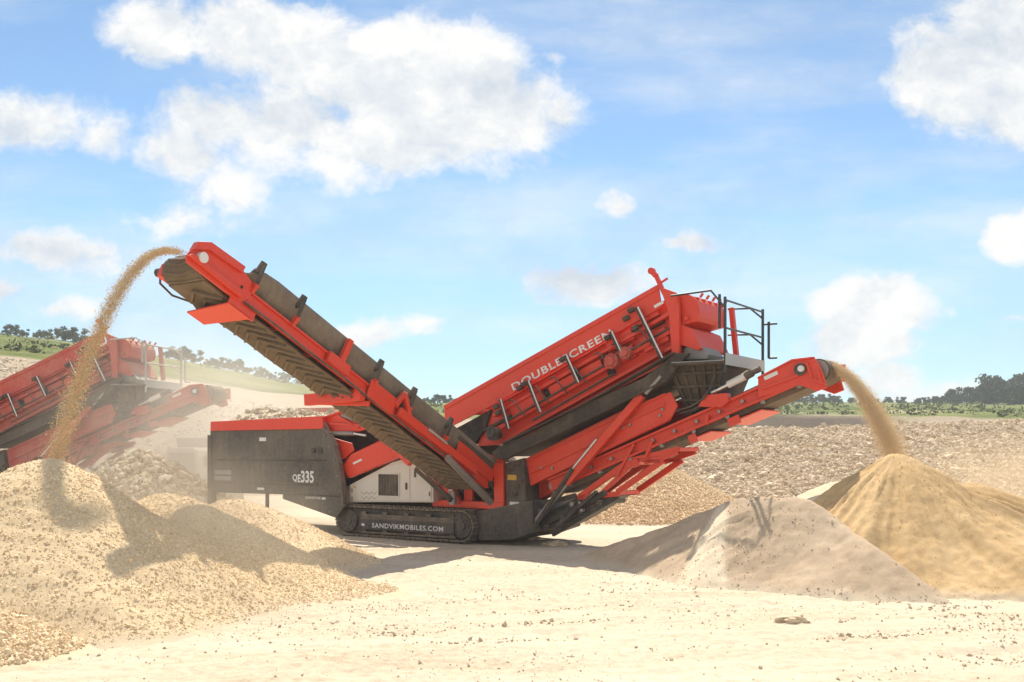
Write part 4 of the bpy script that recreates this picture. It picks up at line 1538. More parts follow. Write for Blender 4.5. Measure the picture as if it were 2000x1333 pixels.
def terrain_mat():
    m, nt, b = new_mat('hillside')
    at = N(nt, 'ShaderNodeAttribute', attribute_name='grass')
    cl = N(nt, 'ShaderNodeAttribute', attribute_name='cliff')
    a = noise(nt, .35, 6, .7)
    f = noise(nt, 3.0, 5, .75)
    earth = ramp(nt, math_(nt, 'ADD', math_(nt, 'MULTIPLY', a, .5), math_(nt, 'MULTIPLY', f, .5)), [(.3, (.33, .255, .18)), (.5, (.50, .40, .29)), (.68, (.62, .51, .39))])
    gr = ramp(nt, math_(nt, 'ADD', math_(nt, 'MULTIPLY', noise(nt, .05, 5, .65), .6), math_(nt, 'MULTIPLY', noise(nt, .7, 5, .8), .4)),
              [(.34, (.075, .105, .028)), (.46, (.14, .17, .045)), (.56, (.23, .24, .08)), (.68, (.34, .30, .13))])
    c = mix(nt, at.outputs['Fac'], earth, gr)
    c = mix(nt, cl.outputs['Fac'], c, mix(nt, a, (.13, .10, .075), (.24, .19, .14)))
    nt.links.new(c, b.inputs['Base Color'])
    b.inputs['Roughness'].default_value = 1
    b.inputs['Specular IOR Level'].default_value = .1
    bump(nt, b, f, .9, .25)
    return m


MAT['hill'] = terrain_mat()
hl = fast_mesh('hills', np.stack([TX.ravel(), TY.ravel(), TZ.ravel()], 1), grid_faces(len(PX), len(tY)), MAT['hill'], smooth=True,
               attrs={'grass': (grass * (1 - bare)).ravel(), 'cliff': cliff.ravel()})
tag(hl, 'quarry banks and green fields behind the machines', 'hills', kind='structure')


def terrain_at(X, Y):
    """height of the far terrain by bilinear lookup"""
    px = 1000 + F * X / Y
    i = np.clip(np.searchsorted(PX, px) - 1, 0, len(PX) - 2)
    j = np.clip(np.searchsorted(tY, Y) - 1, 0, len(tY) - 2)
    u = np.clip((px - PX[i]) / (PX[i + 1] - PX[i]), 0, 1)
    v = np.clip((Y - tY[j]) / (tY[j + 1] - tY[j]), 0, 1)
    return (TZ[j, i] * (1 - u) + TZ[j, i + 1] * u) * (1 - v) + (TZ[j + 1, i] * (1 - u) + TZ[j + 1, i + 1] * u) * v


# ------------------------------------------------------------------ stones
ICO_V = []
ph = (1 + 5 ** .5) / 2
for a_, b_ in ((1, ph), (1, -ph), (-1, ph), (-1, -ph)):
    ICO_V += [(0, a_, b_), (a_, b_, 0), (b_, 0, a_)]
ICO_V = np.array(ICO_V) / math.sqrt(1 + ph * ph)


def ico_faces():
    bm = bmesh.new()
    for v in ICO_V:
        bm.verts.new(v)
    r = bmesh.ops.convex_hull(bm, input=bm.verts)
    bm.verts.index_update()
    fs = [[v.index for v in f.verts] for f in bm.faces]
    bm.free()
    return np.array(fs)


ICO_F = ico_faces()
TET_V = np.array([(1, 1, 1), (1, -1, -1), (-1, 1, -1), (-1, -1, 1)]) / math.sqrt(3)
TET_F = np.array([(0, 1, 2), (0, 2, 3), (0, 3, 1), (1, 3, 2)])


OCT_V = np.array([(1, 0, 0), (-1, 0, 0), (0, 1, 0), (0, -1, 0), (0, 0, 1), (0, 0, -1)], dtype=float)
OCT_F = np.array([(0, 2, 4), (2, 1, 4), (1, 3, 4), (3, 0, 4), (2, 0, 5), (1, 2, 5), (3, 1, 5), (0, 3, 5)])


def rand_rot(n):
    q = rng.normal(size=(n, 4))
    q /= np.linalg.norm(q, axis=1, keepdims=True)
    w, x, y, z = q.T
    return np.stack([np.stack([1 - 2 * (y * y + z * z), 2 * (x * y - w * z), 2 * (x * z + w * y)], -1),
                     np.stack([2 * (x * y + w * z), 1 - 2 * (x * x + z * z), 2 * (y * z - w * x)], -1),
                     np.stack([2 * (x * z - w * y), 2 * (y * z + w * x), 1 - 2 * (x * x + y * y)], -1)], 1)


def scatter(name, P, size, mat, parent=None, rough=.28, flat=.25, tet=False):
    n = len(P)
    BV, BF = (TET_V, TET_F) if tet is True else (OCT_V, OCT_F) if tet == 'oct' else (ICO_V, ICO_F)
    k = len(BV)
    v = np.repeat(BV[None], n, 0) * (1 + rough * rng.normal(size=(n, k, 1)).clip(-1.6, 1.6) * .6)
    st = 1 + flat * rng.uniform(-1, 1, size=(n, 1, 3))
    v = v * st * size[:, None, None]
    v = np.einsum('nij,nkj->nki', rand_rot(n), v)
    v = v + P[:, None, :]
    f = (BF[None] + (np.arange(n) * k)[:, None, None]).reshape(-1, 3)
    return fast_mesh(name, v.reshape(-1, 3), f, mat, parent)


# ------------------------------------------------------------------ piles
def smax(a, b, k):
    h = np.clip(.5 + .5 * (a - b) / k, 0, 1)
    return b * (1 - h) + a * h + k * h * (1 - h)


def pile_height(cones, X, Y, k=.12, nz=(.10, .7, 5), toe=.25, flute=0.0):
    z = np.full(X.shape, -1.0) if not callable(cones) else cones(X, Y)
    for i, (cx, cy, h, slope, rnd) in enumerate(() if callable(cones) else cones):
        wob = 1 + .16 * fbm(X * .55 + i * 3.1, Y * .55, 3, 101 + i)
        r = np.sqrt((X - cx) ** 2 + (Y - cy) ** 2 + rnd * rnd) - rnd
        c = h - r * slope * wob
        z = smax(c, z, k)
    z = z + nz[0] * fbm(X * nz[1], Y * nz[1], 4, 121) * np.clip(z * 2.0 + .3, 0, 1) + .03 * fbm(X * nz[2], Y * nz[2], 3, 131)
    if flute:
        c0 = (4.8, 17.2) if callable(cones) else cones[0]
        ang = np.arctan2(Y - c0[1], X - c0[0])
        rr = np.hypot(X - c0[0], Y - c0[1])
        z = z + flute * np.clip(rr * .9, 0, 1) * (fbm(ang * 5.5 + .25 * rr, rr * .35, 3, 191) * 1.6 + fbm(ang * 15, rr * .5, 2, 193)) * np.clip(z * 2, 0, 1)
    z = z + .022 * fbm(X * 13, Y * 13, 2, 133) + .05 * np.abs(fbm(X * 2.2, Y * 1.1, 3, 137)) * np.clip(z, 0, 1)
    # soft toe
    z = np.where(z < toe, -.06 + (toe + .06) * np.clip((z + toe) / (2 * toe), 0, 1) ** 1.6, z)
    return z


def make_pile(name, cones, res, mat, box, label, cat, **kw):
    x0, x1, y0, y1 = box
    X, Y = np.meshgrid(np.arange(x0, x1, res), np.arange(y0, y1, res))
    Z = pile_height(cones, X, Y, **kw) + ground_z(X, Y) * .6
    nx = X.shape[1]
    f = grid_faces(nx, X.shape[0])
    low = Z.ravel() < ground_z(X, Y).ravel() - .03
    f = f[~low[f].all(1)]
    used = np.unique(f)
    re = np.full(X.size, -1)
    re[used] = np.arange(len(used))
    cov = np.clip((Z - ground_z(X, Y) + .02 + .10 * fbm(X * 1.7, Y * 1.7, 4, 139)) / .16, 0, 1)
    o = fast_mesh(name, np.stack([X.ravel(), Y.ravel(), Z.ravel()], 1)[used], re[f], mat, smooth=True, attrs={'cover': cov.ravel()[used]})
    tag(o, label, cat)
    return o


def pile_z(cones, X, Y, **kw):
    return pile_height(cones, X, Y, **kw) + ground_z(X, Y) * .6


# foreground gravel under the side conveyor
CG = [(-6.45, 14.1, 2.02, .66, .35), (-5.35, 16.0, 1.42, .56, .35), (-5.2, 19.2, 1.15, .48, .35), (-8.6, 14.8, 1.9, .6, .4), (-7.5, 17.5, 1.55, .6, .6), (-3.0, 15.4, .20, .20, .1)]
kwG = dict(k=.10, nz=(.16, .8, 5), toe=.22)
gp = make_pile('gravel_pile', CG, .05, MAT['gravel'], (-13.5, -1.0, 10.6, 22.5), 'big heap of tan gravel under the falling stream of the high side conveyor', 'gravel pile', **kwG)
n = 210000
X, Y = rng.uniform(-9.5, -1.2, n), rng.uniform(10.8, 21.5, n)
Z = pile_z(CG, X, Y, **kwG)
dens = np.clip(.55 + 2.2 * fbm(X * .55, Y * .55, 3, 141), .30, 1)
ok = (Z > .015) & (rng.uniform(size=n) < dens) & (X / Y > -.56)
sz = rng.gamma(3.0, .0044, n).clip(.006, .032)
P = np.stack([X, Y, Z - .25 * sz], 1)[ok]
o = scatter('loose_stone', P, sz[ok], MAT['pebble'], gp, tet='oct')
o['kind'] = 'stuff'

CL = [(-5.9, 11.0, .46, .40, .25), (-6.9, 10.9, .5, .4, .25)]
kwL = dict(k=.1, nz=(.08, 1.2, 6), toe=.12)
lp = make_pile('gravel_pile', CL, .04, MAT['gravel'], (-8.5, -3.6, 9.2, 12.8), 'low spill of coarse gravel lying in front of the big gravel heap', 'gravel pile', **kwL)
n = 16000
X, Y = rng.uniform(-7, -4.2, n), rng.uniform(9.4, 12.3, n)
Z = pile_z(CL, X, Y, **kwL)
ok = Z > .02
o = scatter('loose_stone', np.stack([X, Y, Z + .004], 1)[ok], rng.gamma(5.0, .0040, ok.sum()).clip(.008, .04), MAT['pebble'], lp, tet='oct')
o['kind'] = 'stuff'

# tan sand heap under the tail conveyor
CS = [(6.75, 17.95, 2.06, .70, .18), (7.9, 17.9, 1.5, .50, .6), (9.6, 18.0, 1.25, .5, .8)]
kwS = dict(k=.10, nz=(.10, 1.1, 6), toe=.07, flute=.20)
make_pile('sand_pile', CS, .035, MAT['sand'], (2.5, 14, 13.8, 22.5), 'tall cone of golden tan sand under the tail conveyor', 'sand pile', **kwS)
# older paler sand behind it
CB = [(6.4, 20.0, 1.46, .55, .4), (5.45, 18.2, 1.32, .66, .15), (5.5, 17.2, .92, .70, .2), (7.4, 21.0, 1.3, .5, .4)]
kwB = dict(k=.12, nz=(.10, 1.0, 6), toe=.1)
make_pile('sand_pile', CB, .06, MAT['palesand'], (2.4, 11, 14.2, 25), 'pale sand ridge between the grey dust heap and the tall golden cone', 'sand pile', **kwB)
# grey stone dust heap
def CD(X, Y):
    """heap cut by the loader into flat faces: a front face, a left face and two falling back faces"""
    w = .20 * fbm(X * .8, Y * .8, 4, 211)
    front = .63 * ((X - 3.3) * .53 + (Y - 15.7) * .85) + w
    leftf = .80 * ((X - 2.06) * .944 + (Y - 18.1) * .33) + .5 * w

    def back(p, q, slope):
        dx, dy = q[0] - p[0], q[1] - p[1]
        L = math.hypot(dx, dy)
        n = (-dy / L, dx / L)
        if n[1] < 0:
            n = (-n[0], -n[1])
        t = ((X - p[0]) * dx + (Y - p[1]) * dy) / L / L
        return p[2] + (q[2] - p[2]) * t - slope * ((X - p[0]) * n[0] + (Y - p[1]) * n[1])
    r0 = (4.80, 17.2, 1.44)
    a_ = back(r0, (6.05, 14.0, .02), .62)
    b_ = back((3.6, 17.9, 1.20), r0, .62)
    c_ = 1.36 + .75 * fbm(X * 1.1, Y * 1.1, 3, 213)
    z = -smax(-front, -leftf, .05)
    for q in (a_, b_, c_):
        z = -smax(-z, -q, .07)
    return z


def cream_band(X, Y):
    wob = .16 * fbm(X * 1.6, Y * 1.6, 4, 215)
    lo = np.clip((X - 2.50 - (Y - 16.3) * .62 + wob) / .12, 0, 1)
    hi = np.clip((.2115 * Y - X + wob * 1.1) / .10, 0, 1)
    return lo * hi
kwD = dict(k=.06, nz=(.12, 1.0, 5), toe=.08, flute=.08)
dp = make_pile('dust_pile', CD, .05, MAT['greydust'], (1.2, 8.5, 12.8, 21.5), 'broad faceted heap of grey stone dust with a cream band up its front', 'dust pile', **kwD)
me_ = dp.data
co_ = np.empty(len(me_.vertices) * 3, dtype=np.float32)
me_.vertices.foreach_get('co', co_)
co_ = co_.reshape(-1, 3)
at_ = me_.attributes.new('cream', 'FLOAT', 'POINT')
at_.data.foreach_set('value', cream_band(co_[:, 0], co_[:, 1]).astype(np.float32))


def grit(o, cones, kw, n, box, mat, a, b_):
    X, Y = rng.uniform(box[0], box[1], n), rng.uniform(box[2], box[3], n)
    Z = pile_z(cones, X, Y, **kw)
    d = np.clip(.2 + 2.5 * fbm(X * .9, Y * .9, 3, 181), .05, 1) + np.clip(.3 - Z, 0, .3) * 1.5
    ok = (Z > ground_z(X, Y) - .01) & (rng.uniform(size=n) < d)
    g_ = scatter('loose_stone', np.stack([X, Y, Z + .002], 1)[ok], rng.gamma(1.6, a, ok.sum()).clip(.003, b_), mat, o, tet='oct')
    g_['kind'] = 'stuff'


MAT['grit_grey'] = stones('grey_grit', [(.05, (.40, .30, .21)), (.5, (.54, .42, .30)), (1, (.64, .52, .39))])
MAT['grit_sand'] = stones('sand_grit', [(.05, (.40, .255, .11)), (.5, (.54, .36, .17)), (1, (.66, .47, .25))])
grit(bpy.data.objects['dust_pile'], CD, kwD, 14000, (1.5, 7.5, 13.4, 18), MAT['grit_grey'], .0034, .022)
grit(bpy.data.objects['sand_pile'], CS, kwS, 16000, (3.8, 10, 14.6, 18.5), MAT['grit_sand'], .0024, .011)
# gravel behind the tail conveyor
CT = [(4.1, 31.5, 1.75, .55, .4), (3.0, 31.0, 1.2, .5, .5), (5.2, 31.5, 1.25, .55, .4)]
kwT = dict(k=.15, nz=(.10, .8, 5), toe=.12)
tp = make_pile('gravel_pile', CT, .09, MAT['gravel'], (-1, 10, 27, 36), 'heap of fine beige gravel behind the toe of the tail conveyor', 'gravel pile', **kwT)
n = 26000
X, Y = rng.uniform(0, 8, n), rng.uniform(27.3, 32, n)
Z = pile_z(CT, X, Y, **kwT)
ok = Z > .04
o = scatter('loose_stone', np.stack([X, Y, Z + .005], 1)[ok], rng.gamma(4.0, .0062, ok.sum()).clip(.012, .05), MAT['pebble'], tp, tet='oct')
o['kind'] = 'stuff'

# pale rubble heap in front of the second machine
CR = [(-10.3, 28.5, 2.0, .70, .4), (-11.6, 28.4, 1.5, .6, .5), (-10.0, 26.9, .9, .5, .4)]
kwR = dict(k=.15, nz=(.3, .9, 3), toe=.12)
rp = make_pile('rubble_pile', CR, .1, MAT['palesand'], (-16, -5, 24, 33), 'heap of pale broken stone between the dusty machine and the charcoal hopper', 'rubble pile', **kwR)
n = 8000
X, Y = rng.uniform(-14, -6.5, n), rng.uniform(24.8, 30, n)
Z = pile_z(CR, X, Y, **kwR)
ok = Z > .05
o = scatter('broken_stone', np.stack([X, Y, Z], 1)[ok], (.025 + rng.gamma(1.3, .025, ok.sum())).clip(.025, .15), MAT['rock_pale'], rp, .35, .4)
o['kind'] = 'stuff'

# rubble over the right hand bank
n = 110000
px, Y = rng.uniform(1180, 2450, n), rng.uniform(38.5, 62, n) 
X = (px - 1000) / F * Y
Z = terrain_at(X, Y)
sz = (.02 + rng.gamma(.7, .027, n)).clip(.02, .28)
o = scatter('rubble', np.stack([X, Y, Z + sz * .15], 1), sz, MAT['rock'], None, .38, .45)
tag(o, 'broken brown rock strewn over the bank behind the sand heaps', 'rubble', kind='stuff')
# stones on the left bank
n = 6000
px, Y = rng.uniform(-80, 900, n), rng.uniform(48, 70, n)
X = (px - 1000) / F * Y
sz = (.03 + rng.gamma(.9, .035, n)).clip(.03, .26)
o = scatter('rubble', np.stack([X, Y, terrain_at(X, Y) + sz * .1], 1), sz, MAT['rock_pale'], None, .38, .45)
tag(o, 'pale stones strewn over the earth bank behind the dusty machine', 'rubble', kind='stuff')
# pebbles on the floor
n = 48000
X, Y = rng.uniform(-8, 8.5, n), 8.6 + rng.beta(1, 1.8, n) * 14
dens = np.clip(.35 + 2.6 * fbm(X * .5, Y * .8, 3, 151), .04, 1)
ok = rng.uniform(size=n) < dens
X, Y = X[ok], Y[ok]
sz = rng.gamma(1.1, .0040, len(X)).clip(.0025, .028)
o = scatter('pebbles', np.stack([X, Y, ground_z(X, Y) + sz * .3], 1), sz, MAT['pebble_pale'], None, .3, .35, 'oct')
tag(o, 'small pebbles strewn over the dusty quarry floor', 'pebbles', kind='stuff')
n = 60000
X, Y = rng.uniform(-7, 8.5, n), 8.8 + rng.beta(1, 1.5, n) * 9
c_, s_ = math.cos(.25), math.sin(.25)
a_, b_ = X * c_ + Y * s_, -X * s_ + Y * c_
w_ = np.clip(fbm(a_ * .55, b_ * 3.2, 3, 201) * 5 - .55, 0, 1) * np.clip(fbm(X * .25, Y * .3, 2, 205) * 4 + .55, 0, 1)
ok = rng.uniform(size=n) < w_
X, Y = X[ok], Y[ok]
sz = rng.gamma(1.5, .0052, len(X)).clip(.004, .034)
MAT['crumb'] = stones('earth_crumbs', [(.05, (.38, .28, .18)), (.5, (.54, .43, .30)), (1, (.68, .57, .42))])
o = scatter('crumbs', np.stack([X, Y, ground_z(X, Y) + sz * .25], 1), sz, MAT['crumb'], None, .35, .5, 'oct')
tag(o, 'brown earth crumbs lying in streaks along the wheel marks', 'crumbs', kind='stuff')
# clods
for i, (px, py, r, lab) in enumerate(((1548, 1214, .12, 'flat brown clod lying alone on the floor below the grey dust heap'), (1085, 1062, .16, 'lump of spilt rock on the shaded floor beside the toe of the tail conveyor'), (1045, 1052, .11, 'pale spilt stone just behind the shaded lump beside the black chassis'))):
    Y = CH * F / (py - HZ)
    X = G(px, Y)
    P = np.array([[X, Y, float(ground_z(np.array([X]), np.array([Y]))[0]) + r * .1], [X + r * .9, Y + .05, r * .08], [X - r * .8, Y - .04, r * .05]])
    bm = bmesh.new()
    bmesh.ops.create_icosphere(bm, subdivisions=3, radius=r)
    for v in bm.verts:
        q = v.co.normalized()
        v.co = Vector((q.x * 1.7, q.y * 1.1, q.z * .55)) * r * (1 + .35 * (random.random() - .5) + .3 * math.sin(q.x * 5 + i) * math.cos(q.y * 4))
    me = bpy.data.meshes.new('clod')
    bm.to_mesh(me)
    bm.free()
    me.materials.append(MAT['rock'] if i < 2 else MAT['rock_pale'])
    o = bpy.data.objects.new('clod', me)
    o.location = P[0]
    COL.objects.link(o)
    tag(o, lab, 'clod')


# ------------------------------------------------------------------ falling streams
def w_from_local(p):
    s, d, z = p
    return np.array([O[0] + U[0] * s + V[0] * d, O[1] + U[1] * s + V[1] * d, z])


def stream(name, start, vdir, v0, vz, t1, n, half, grow, size, mat, label, cat, ax, thick=.06, power=1.0):
    t = rng.uniform(0, 1, n) ** power * t1
    start = np.array(start)
    c = start[None] + np.array([vdir[0], vdir[1], 0])[None] * (v0 * t)[:, None]
    c[:, 2] = start[2] + vz * t - 4.905 * t * t
    w = half * (1 - .25 * t / t1)
    off = rng.normal(size=n).clip(-2.2, 2.2) * .5 * w
    c += np.array([ax[0], ax[1], 0])[None] * off[:, None]
    c += rng.normal(size=(n, 3)) * (thick + grow * (t / t1) ** 1.5)[:, None]
    o = scatter(name, c, size, mat, None, .3, .35, True)
    tag(o, label, cat, kind='stuff')
    return o


sR, sL = 2.30, 1.22
hd_d, hd_z = C(380, 497, (sR + sL) / 2 + .3)
# side conveyor stream: leaves the drum along -V and lands on the gravel pile
A0 = w_from_local((1.76, C(392, 509, 2.3)[0] + .10, 5.26))
v_out, v_up = 2.5, .75
fall = A0[2] - 1.9
t1 = (v_up + math.sqrt(v_up ** 2 + 4 * 4.905 * fall)) / 9.81
n = 70000
stream('falling_gravel', A0, (-V[0], -V[1]), v_out, v_up, t1, n, .14, .06, rng.gamma(1.3, .0025, n).clip(.0015, .020), MAT['grain_dark'],
       'arching stream of gravel falling from the head of the side conveyor', 'falling gravel', U, .026, .66)
B0 = w_from_local((M(1604, 712, .55)[0] - .12, 1.05, M(1604, 706, .55)[1]))
v_out, v_up = 2.38, -.35
fall = B0[2] - 1.95
t1 = (v_up + math.sqrt(v_up ** 2 + 4 * 4.905 * fall)) / 9.81
n = 150000
stream('falling_sand', B0, U, v_out, v_up, t1, n, .17, .10, rng.gamma(2, .0018, n).clip(.0015, .008), MAT['grain'],
       'pale stream of sand pouring off the end of the tail conveyor', 'falling sand', V, .03, .62)

# ------------------------------------------------------------------ heap of stone in the hopper
hx0, hx1 = M(430, 825, 0)[0], M(625, 825, 0)[0]
X, Y = np.meshgrid(np.linspace(hx0, hx1, 60), np.linspace(.1, 2.6, 40))
ztop = M(520, 822, -.15)[1]
Zh = ztop - .14 + .52 * np.sin(np.pi * (Y - .1) / 2.5) ** .8 * (.75 + .5 * fbm(X * .8, Y * .8, 3, 161)) + .1 * fbm(X * 3, Y * 3, 3, 163)
wp = np.stack([O[0] + U[0] * X + V[0] * Y, O[1] + U[1] * X + V[1] * Y, Zh], -1).reshape(-1, 3)
fh = fast_mesh('stone_heap', wp, grid_faces(60, 40), MAT['palesand'], smooth=True)
tag(fh, 'pale quarried stone heaped inside the charcoal hopper', 'stone heap')
k = rng.integers(0, len(wp), 900)
o = scatter('broken_stone', wp[k] + rng.normal(size=(900, 3)) * .02, (.02 + rng.gamma(1.3, .018, 900)).clip(.02, .10), MAT['rock_pale'], fh, .35, .4)
o['kind'] = 'stuff'


# ------------------------------------------------------------------ dust covered truck behind the hopper
def build_truck():
    Y = 34.0
    x0 = G(354, Y)
    root = empty('dump_truck', (x0, Y, 0), R(-12))
    tag(root, 'dust covered pale truck seen front on, parked in the haze beside the charcoal hopper', 'truck')
    w, b = 1.3, MB()
    b.prism([(-w / 2 - .1, .55), (w / 2 + .1, .55), (w / 2 + .1, 1.0), (w / 2, 1.15), (w / 2 - .06, 2.0), (w / 2 - .2, 2.12), (-w / 2 + .2, 2.12), (-w / 2 + .06, 2.0), (-w / 2, 1.15), (-w / 2 - .1, 1.0)], 0, 1.5)
    cab = b.build('cab', 'cream', root, bevel=.05)
    MB().prism([(-w / 2 + .12, 1.25), (w / 2 - .12, 1.25), (w / 2 - .18, 1.95), (-w / 2 + .18, 1.95)], -.015, .0).build('windscreen', 'grille', cab)
    gr = MB()
    for k in range(4):
        gr.span(-.4, .4, -.03, 0, .72 + k * .09, .76 + k * .09)
    gr.build('grille', 'grille', cab)
    MB().span(-w / 2 - .16, w / 2 + .16, -.18, .02, .30, .56).build('bumper', 'red_old', root, bevel=.03)
    for s in (-1, 1):
        MB().tube((s * .52, -.2, .44), (s * .52, -.17, .44), .09, 16).build('headlight', 'white', root, True)
        MB().tube((s * .62 - .14, .35, .36), (s * .62 + .14, .35, .36), .36, 24).build('wheel', 'dark', root, True)
        MB().tube((s * .62 - .14, 2.6, .36), (s * .62 + .14, 2.6, .36), .36, 24).build('wheel', 'dark', root, True)
        m = MB().bar((s * (w / 2 + .02), .1, 1.7), (s * (w / 2 + .22), .05, 1.75), .03, .03)
        m.span(s * (w / 2 + .2) - .05, s * (w / 2 + .2) + .05, .02, .07, 1.5, 1.85)
        m.build('mirror', 'dark', root)
    sk = MB()
    sk.prism([(-.95, 1.0), (.95, 1.0), (1.1, 2.45), (-1.1, 2.45)], 1.6, 1.7).prism([(-.95, 1.0), (.95, 1.0), (.95, 1.12), (-.95, 1.12)], 1.7, 4.6)
    for s in (-1, 1):
        sk.prism([(s * .95, 1.12), (s * 1.1, 2.4), (s * 1.03, 2.4), (s * .88, 1.12)], 1.7, 4.6)
    sk.span(-.5, .5, 1.2, 4.6, .5, 1.0)
    sk.build('tipper_body', 'steel', root)
    return root


build_truck()


# ------------------------------------------------------------------ trees and bushes on the crest
def leaf_mat(name, cols_):
    m, nt, b = new_mat(name)
    geo = N(nt, 'ShaderNodeNewGeometry')
    f = math_(nt, 'ADD', math_(nt, 'MULTIPLY', geo.outputs['Random Per Island'], .55), math_(nt, 'MULTIPLY', noise(nt, .8, 3, .6), .45))
    nt.links.new(ramp(nt, f, cols_), b.inputs['Base Color'])
    b.inputs['Roughness'].default_value = .7
    b.inputs['Specular IOR Level'].default_value = .2
    return m


MAT['leaf'] = leaf_mat('dark_foliage', [(.2, (.022, .042, .014)), (.5, (.045, .075, .022)), (.8, (.085, .115, .035))])
MAT['leaf2'] = leaf_mat('olive_foliage', [(.2, (.065, .085, .028)), (.5, (.115, .14, .045)), (.8, (.18, .20, .07))])
MAT['bark'] = painted('bark', (.07, .05, .035), .9, .1)


def tree_proto(seed, spread, height, n_leaf, mat):
    r = np.random.default_rng(seed)
    cl = []
    for _ in range(int(12 + 6 * spread)):
        a, q = r.uniform(0, 2 * math.pi), r.uniform(0, 1) ** .6 * .42 * spread
        cl.append((q * math.cos(a), q * math.sin(a), r.uniform(.16, .86), r.uniform(.12, .21)))
    idx = r.integers(0, len(cl), n_leaf)
    c = np.array(cl)[idx]
    d = r.normal(size=(n_leaf, 3))
    d /= np.linalg.norm(d, axis=1, keepdims=True)
    P = c[:, :3] + d * (c[:, 3] * r.uniform(.3, 1.1, n_leaf))[:, None] * np.array([1.25, 1.25, .85])
    P *= height
    s = .034 * height * r.uniform(.6, 1.6, n_leaf)
    q = np.array([(-1, -.6, 0), (1, -.6, 0), (1, .6, 0), (-1, .6, 0)])
    global rng
    keep, rng = rng, r
    Rm = rand_rot(n_leaf)
    rng = keep
    v = np.einsum('nij,nkj->nki', Rm, np.repeat(q[None], n_leaf, 0) * s[:, None, None]) + P[:, None]
    crown = fast_mesh('crown', v.reshape(-1, 3), np.arange(n_leaf * 4).reshape(-1, 4), mat)
    tb = MB()
    tb.path([(0, 0, -.3), (.02 * height, 0, .2 * height), (0, .01 * height, .45 * height), (.01 * height, 0, .7 * height)], .035 * height, 8, .012 * height)
    for k in range(5):
        a = k * 1.26
        tb.path([(0, 0, (.28 + .06 * k) * height), (.14 * height * spread * math.cos(a), .14 * height * spread * math.sin(a), (.42 + .06 * k) * height), (.27 * height * spread * math.cos(a), .27 * height * spread * math.sin(a), (.52 + .06 * k) * height)], .014 * height, 6, .005 * height)
    trunk = tb.build('trunk', 'bark', None, True)
    return crown, trunk


MAT['leaf3'] = MAT['leaf2']
protos = [tree_proto(5, 1.1, 5.0, 2600, MAT['leaf']), tree_proto(6, 1.4, 4.2, 2600, MAT['leaf']), tree_proto(8, 1.7, 3.0, 2400, MAT['leaf2']), tree_proto(9, 1.5, 4.0, 2600, MAT['leaf2'])]
proto_used = [False] * 4


def place_tree(kind, px, Y, scale, rz, label, name, cat, group):
    X = G(px, Y)
    z = float(terrain_at(np.array([X]), np.array([Y]))[0])
    root = empty(name, (X, Y, z - .15 * scale), rz)
    root.scale = (scale,) * 3
    tag(root, label, cat, group)
    for i in (0, 1):
        o = protos[kind][i]
        if proto_used[kind]:
            o = o.copy()
            COL.objects.link(o)
        o.parent = root
    proto_used[kind] = True


rt = random.Random(4)
for px, Y, sc, k in ((1862, 290, 1.1, 1), (1888, 285, 1.2, 1), (1912, 280, 1.3, 0), (1930, 290, 1.25, 1), (1952, 275, 1.75, 0), (1968, 282, 1.6, 0), (1985, 270, 1.7, 1), (2004, 276, 1.9, 0), (2030, 270, 1.8, 1), (2060, 275, 1.9, 0), (1945, 250, 1.2, 1), (1975, 245, 1.15, 1), (2000, 240, 1.3, 1)):
    place_tree(k, px, Y, sc, rt.uniform(0, 6), 'dark green tree in the tall clump on the crest beyond the sand cone', 'tree', 'tree', 'trees in the tall clump beyond the sand cone')
for px, Y, sc, k in ((20, 200, 1.2, 1), (45, 203, 1.35, 2), (75, 198, 1.3, 2), (100, 204, 1.2, 1), (128, 195, 1.5, 1), (150, 198, 1.55, 0), (172, 196, 1.5, 2)):
    place_tree({0: 3, 1: 3, 2: 2}[k], px, Y, sc * .46, rt.uniform(0, 6), 'green hedge tree on the hilltop above the dusty machine', 'tree', 'tree', 'trees on the hilltop above the dusty machine')
for px, Y, sc, k in ((330, 215, 1.1, 2), (352, 212, 1.4, 1), (378, 216, 1.3, 1), (405, 212, 1.0, 2), (428, 218, 1.1, 1), (445, 220, 1.25, 2), (462, 222, 1.3, 1), (482, 220, 1.0, 2), (510, 225, 1.1, 1), (530, 228, 1.15, 2), (556, 230, 1.0, 1), (585, 235, .9, 2)):
    place_tree({0: 3, 1: 3, 2: 2}[k], px, Y, sc * .55, rt.uniform(0, 6), 'small dark tree on the skyline between the dusty machine and the side conveyor', 'tree', 'tree', 'trees on the skyline behind the side conveyor')
for px, Y, sc, k in ((832, 250, .9, 2), (850, 255, 1.1, 1), (872, 252, 1.0, 1), (892, 250, 1.0, 2)):
    place_tree(k, px, Y, sc * .55, rt.uniform(0, 6), 'dim green tree far off in the gap between both conveyors', 'tree', 'tree', 'trees in the gap between the conveyors')
for px, Y, sc, k in ((1545, 296, .9, 2), (1560, 292, 1.0, 1), (1578, 298, 1.1, 1), (1596, 290, 1.2, 2), (1612, 294, 1.2, 1), (1640, 296, .8, 2), (1690, 298, .9, 1), (1710, 300, 1.0, 2), (1735, 296, .9, 1), (1765, 292, .8, 2), (1792, 280, .8, 1), (1812, 290, .9, 2), (1838, 285, 1.0, 1), (1520, 290, .7, 2)):
    place_tree(k, px, Y, sc * .55, rt.uniform(0, 6), 'low bush on the skyline of the green field behind the sand stream', 'bush', 'bush', 'bushes on the skyline of the green field')

for k in range(44):
    px = rt.uniform(1500, 1870)
    place_tree(2 if rt.random() < .6 else 1, px, rt.uniform(286, 300), rt.uniform(.35, .62), rt.uniform(0, 6), 'low bush on the skyline of the green field behind the sand stream', 'bush', 'bush', 'bushes on the skyline of the green field')

